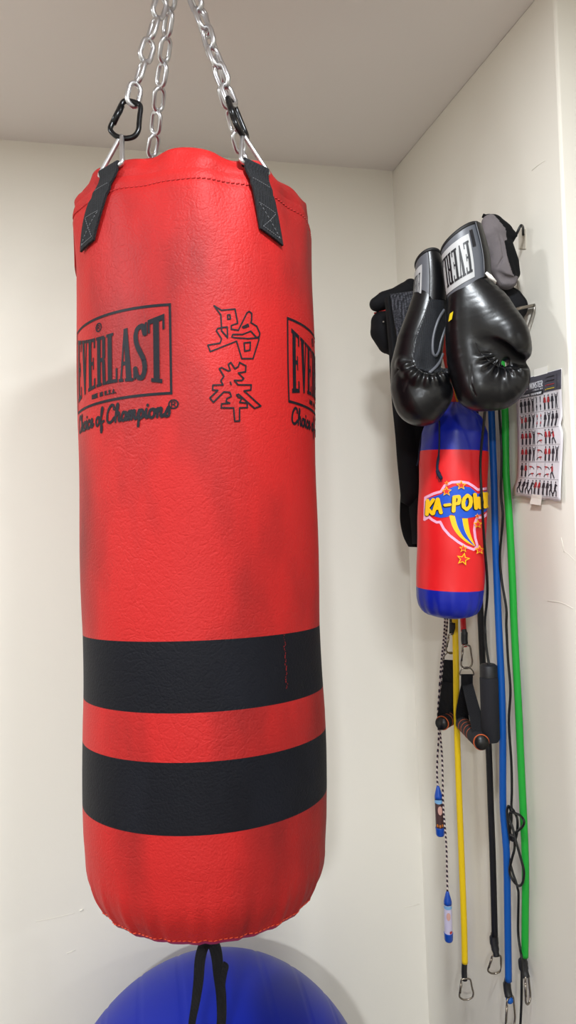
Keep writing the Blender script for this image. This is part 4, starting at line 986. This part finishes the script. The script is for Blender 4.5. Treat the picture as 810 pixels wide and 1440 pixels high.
# ---- jump rope with long foam handle
t = thing('jump_rope', onwall(690, 1040, .04), 'black cable jump rope with long black foam handle, knotted cable hanging beside the blue band', 'jump rope')
wtube([(683, 560, .045), (681, 589, .045), (675.6, 649, .042), (677.8, 704, .04), (681, 760, .03), (685.6, 827, .012), (682, 871, 0), (682.5, 890, 0), (683.2, 904, 0), (685.5, 922, 0), (688, 936, 0)], .0023, .045, M_cable, 'cable', t)
a_ = onwall(686.7, 934, .045); b_ = onwall(690.3, 1042, .045); d_ = (b_-a_).normalized()
g = G(); g.tube([a_, a_+d_*.003, a_+d_*.022, a_+d_*.022], [.012, .0155, .0158, .013], 24); g.build('end_collar', M_slv, t, sharp=50)
g = G(); L_ = (b_-a_).length; g.tube([a_+d_*.0225, a_+d_*.026, b_-d_*.006, b_], [.0156, .0163, .0163, .0135], 28); g.build('foam_grip', M_foam, t, sharp=60)
def z4(P): return [(700+p[0]/9.6, 1110+p[1]/9.6)+tuple(p[2:]) for p in P]
kn = z4([(190, 0), (185, 230), (215, 290, .004), (262, 400, .005), (262, 560, .003), (235, 680, -.001), (180, 680, .002), (160, 600, .004), (140, 450, .005), (125, 300, .004), (145, 225, .002), (175, 290, -.003), (185, 420, -.003), (165, 560, 0),
         (190, 620, .006), (250, 575, .008), (335, 500, .008), (355, 430, .008), (310, 360, .007), (240, 325, .006), (170, 310, .008), (160, 400, .009), (200, 520, .01), (245, 700, .01), (290, 860, .008), (340, 1040, .006), (355, 1150, .005), (330, 1270, .004), (275, 1300, .003), (200, 1220, .004), (160, 1100, .005), (190, 940, .004), (225, 800, 0), (220, 680, -.004), (165, 650, -.005), (145, 760, -.003), (155, 930, -.002), (200, 1120, -.003), (245, 1250, -.003), (268, 1340, -.002), (280, 1440)])
path = [(700, 540), (702, 578), (705.6, 638), (704.4, 693), (707, 727), (703, 782), (705.6, 816), (712, 856), (712, 882), (714.4, 927), (717.8, 971), (715.6, 1016), (719, 1071)]
path = [p+(0,) for p in path] + [tuple(p)+((0,) if len(p) == 2 else ()) for p in kn] + [(728.5, 1309, 0), (731.5, 1335, .004), (733.5, 1350, .01), (733.3, 1406, .012), (731.6, 1445, .012)]
wtube(path, .0022, .021, M_cable, 'knotted_cable', t, 6, 10)
# ---- child's skipping rope
t = thing('skipping_rope', onwall(629, 1323, .02), "child's dark-flecked twisted skipping rope with two short blue plastic handles", 'skipping rope')
wtube([(632, 486, -.03), (628, 560, -.035), (624, 700, -.035), (622, 820, -.03), (625.6, 873, -.02), (620, 938), (617.8, 971), (615.8, 1005), (617, 1035), (615.5, 1060), (614.6, 1085), (615.6, 1108)], .0021, .046, M_rope, 'rope_strand', t)
wtube([(637, 484, -.03), (633, 560, -.03), (629, 700, -.03), (628, 820, -.024), (629, 873, -.018), (622.5, 938), (620.2, 971), (617.5, 1005), (619, 1030), (622, 1071), (623.3, 1130), (627.6, 1187), (628.5, 1220), (629.3, 1256)], .0021, .040, M_rope, 'rope_strand', t)
def rope_handle(x0, y0, x1, y1, off, tones):
    a = onwall(x0, y0, off); b = onwall(x1, y1, off); d = (b-a).normalized(); L = (b-a).length; sc = L/70
    o = None; g = G(); g.tube([a+d*(L*f) for f in (0, .03, .12, .2, .26)], [.0022, .0036, .0062, .0083, .0086], 20); g.build('handle_cone', M_plb, t)
    g = G(); g.tube([a+d*(L*f) for f in (.26, .27, .83, .84)], [.0080, .0082, .0086, .0086], 24); pr = g.build('picture_sleeve', tones[0], t)
    g = G(); g.tube([a+d*(L*f) for f in (.83, .835, .85, .97, 1)], [.0094, .0098, .0094, .0090, .0076], 24); g.build('handle_base', M_plb, t)
    # soft generic picture patches on the sleeve
    C = Cyl(a, -d, lambda h, th: .0085)
    def f(x, y, e): return C.pt(x, -L*y, .0004+e)
    blob = lambda cx, cy, rx, ry: [(cx+rx*math.cos(q), cy+ry*math.sin(q)) for q in np.linspace(0, 2*PI, 18, endpoint=False)]
    for n_, (m_, sh_) in enumerate(tones[1]): lay([blob(*s) for s in sh_], (12, 0), lambda x, y, e, n_=n_: f(x, y, e+.00015*n_), 'picture_patch', m_, pr)
lb = mat('pale_blue_print', rgb(120, 170, 215), .35); brn = mat('dark_brown_print', rgb(66, 40, 42), .35); skn = mat('pale_pink_print', rgb(206, 160, 150), .35); lil = mat('lilac_white_print', rgb(196, 190, 216), .35); orb = mat('amber_print', rgb(190, 110, 40), .35)
rope_handle(615.8, 1105, 619.2, 1175, .046, (brn, [(lb, [(0, .30, 80, .04)]), (skn, [(15, .47, 32, .09)]), (orb, [(-30, .77, 14, .03), (5, .78, 12, .03), (38, .77, 12, .03)])]))
rope_handle(629.2, 1253, 631.0, 1323, .040, (lil, [(lb, [(0, .30, 80, .035)]), (skn, [(5, .47, 28, .08)]), (M_figr, [(35, .79, 20, .03)])]))

# ---------------------------------------------------------------- exercise poster
ps = thing('exercise_poster', onwall(757, 702, 0), 'white paper poster of small exercise figures with dark header taped to the right wall', 'poster')
TL, TR, BRr, BLl = (723.5, 536), (789.6, 518), (788.6, 705), (725.5, 697)
def pf(u, v, e=0):
    le = 3.2*math.sin(PI*v)**1 - 3.5*max(0, (v-.88)/.12)**2; re = 1.6*math.sin(PI*v*1.0)+ (-3.0*max(0, 1-abs(v-.42)/.06)) - .8*math.sin(9*v)
    x0 = TL[0]+(BLl[0]-TL[0])*v + le + (3.5*math.exp(-((v-.93)/.05)**2)*-1); x1 = TR[0]+(BRr[0]-TR[0])*v + re
    y0 = TL[1]+(BLl[1]-TL[1])*v; y1 = TR[1]+(BRr[1]-TR[1])*v
    off = .003 + .010*(1-u)**2*max(0, math.sin(PI*v))**.5 + .006*u**6*v + .004*max(0, v-.9)*10*(1-u) + .0012*math.sin(5*v*PI)
    return onwall(x0+(x1-x0)*u, y0+(y1-y0)*u, off+e)
g = G(); U_ = np.linspace(0, 1, 17); V_ = np.linspace(0, 1, 37)
P_ = [[pf(u, v + (.006*math.sin(u*23) if v == 1 else 0)) for u in U_] for v in V_]; Q_ = [[p+Vector((.0004, 0, 0)) for p in r] for r in P_]
g.slab(P_, Q_); sheet_ = g.build('paper_sheet', M_paper, ps)
lay([rect(.005, .004, .995, .152)], (.06, .028), lambda u, v, e: pf(u, v, .0005+e), 'header_block', M_hd, ps)
lay([rect(.01, .131, .60, .162)], (.06, .028), lambda u, v, e: pf(u, v, .0009), 'header_bar', M_bar, ps)
tx = linetext('LIVE MONSTER', .12, .055, .60, .1, .007, .0035, .72) + linetext('RESISTANCE EQUIPMENT', .05, .14, .57, .154, .006, .0022, .68) + linetext('FITNESS SET', .36, .112, .60, .121, .0035, .0012, .6)
lay(tx, (.06, .028), lambda u, v, e: pf(u, v, .0012+e*.2), 'header_lettering', M_wt, ps)
pol, mi = [], []
for k, mm in enumerate((0, 0, 1, 2)):
    y = .038+.031*k; pol += stroke([(.68, y), (.84, y)], .006, .003, n=6); mi += [mm]; pol += stroke([(.655, y+.002), (.656, y+.003)], .008, .005, n=6); mi += [mm]
pol += stroke([(.9, .03), (.9, .15)], .003, .001, n=4); mi += [0]
lay(pol, (.06, .028), lambda u, v, e: pf(u, v, .0012+e*.2), 'header_key', [M_bar, M_figr, M_yel], ps, mi)
fp, fm = [], []
def person(cx, y0, h, red, kind, flip=1):
    w_ = h*(1.0 if kind == 'plank' else .62)
    def S(pts, r, m, ry=None): 
        q = stroke([(cx+flip*x*w_*1.15, y0+y*h) for x, y in pts], r*w_*1.1, (ry or r)*h*.55, n=6); fp.extend(q); fm.extend([m]*len(q))
    hm = 0; tm = 1 if red else 0
    if kind == 'stand':
        S([(0, .06), (0, .08)], .16, hm, .1); S([(-.02, .22), (.02, .5)], .26, tm, .14); S([(-.08, .5), (-.12, .95)], .11, hm); S([(.1, .5), (.12, .95)], .11, hm); S([(-.2, .22), (-.34, .5)], .08, tm); S([(.22, .22), (.34, .48)], .08, hm)
    elif kind == 'raise':
        S([(0, .14), (0, .16)], .15, hm, .1); S([(0, .3), (.02, .54)], .24, tm, .13); S([(-.08, .54), (-.2, .96)], .11, hm); S([(.1, .54), (.2, .96)], .11, hm); S([(-.2, .28), (-.42, .04)], .08, hm); S([(.2, .28), (.42, .04)], .08, tm)
    elif kind == 'lunge':
        S([(.1, .08), (.1, .1)], .15, hm, .1); S([(.08, .24), (0, .52)], .25, tm, .13); S([(0, .55), (.34, .7), (.32, .96)], .12, hm); S([(0, .55), (-.3, .78), (-.6, .95)], .12, hm); S([(.12, .25), (.5, .3)], .08, hm)
    else:
        S([(-.85, .5), (-.84, .5)], .15, hm, .12); S([(-.6, .5), (.1, .56)], .2, tm, .18); S([(.1, .58), (.5, .6), (.95, .9)], .12, hm); S([(-.5, .55), (-.5, .92)], .09, tm)
kinds = [['stand', 'stand', 'stand', 'raise', 'HH', 'HH', 'standr', 'standr', 'stand', 'raise'], ['raiser', 'standr', 'stand', 'raise', 'rr', 'rr', 'stand', 'raise', 'stand', 'stand'],
         ['standr', 'standr', 'standr', 'raise', 'PP', '', 'standr', 'standr', 'lunger', ''], ['standr', 'standr', 'stand', 'raise', 'PP', '', 'standr', 'standr', 'stand', 'raise'],
         ['stand', 'standr', 'PP', '', 'PP', '', 'PP', '', 'lunger', ''], ['lunge', 'stand', 'lunge', 'lunge', 'standr', 'standr', 'stand', 'stand', 'lunge', 'lunge']]
for r in range(6):
    y0 = .172 + .1355*r; h = .118
    for c, kd in enumerate(kinds[r]):
        cx = .11 + .084*c + (.01 if c > 5 else 0)
        if not kd: continue
        if kd == 'HH': person(cx, y0, h*.46, False, 'raise'); person(cx, y0+h*.52, h*.46, False, 'stand')
        elif kd == 'rr': person(cx, y0+h*.05, h*.42, True, 'stand'); person(cx, y0+h*.52, h*.44, True, 'stand')
        elif kd == 'PP': person(cx+.045, y0+h*.02, h*.44, True, 'plank', 1); person(cx+.045, y0+h*.5, h*.44, True, 'plank', -1)
        else: person(cx, y0, h, kd.endswith('r'), kd.rstrip('r') if kd.rstrip('r') in ('stand', 'raise', 'lunge') else ('stand' if kd.startswith('stand') else 'raise' if kd.startswith('raise') else 'lunge'), 1 if c % 2 else -1)
    q = stroke([(.07, y0+h+.008), (.94, y0+h+.008)], .0015, .0009, n=4); fp.extend(q); fm.extend([0]*len(q))
    for s in (.26, .44, .62, .79): q = stroke([(s, y0), (s, y0+h)], .0022, .0005, n=4); fp.extend(q); fm.extend([0]*len(q))
lay(fp, (.12, .05), lambda u, v, e: pf(u, v, .0006+e*.03), 'exercise_figures', [M_fig, M_figr], ps, fm)
g = G(); P_ = [[pf(u, v, .0007 if v < 1 else .0006) for u in (.38, .6)] for v in (.97, 1.0, 1.05)]; Q_ = [[p+Vector((.0002, 0, 0)) for p in r] for r in P_]; g.slab(P_, Q_); g.build('tape_strip', M_tape, ps, smooth=False)
g = G(); P_ = [[pf(u, v, .0007) for u in (.42, .7)] for v in (-.05, 0., .008)]; Q_ = [[p+Vector((.0002, 0, 0)) for p in r] for r in P_]; g.slab(P_, Q_); g.build('tape_strip', M_tape, ps, smooth=False)
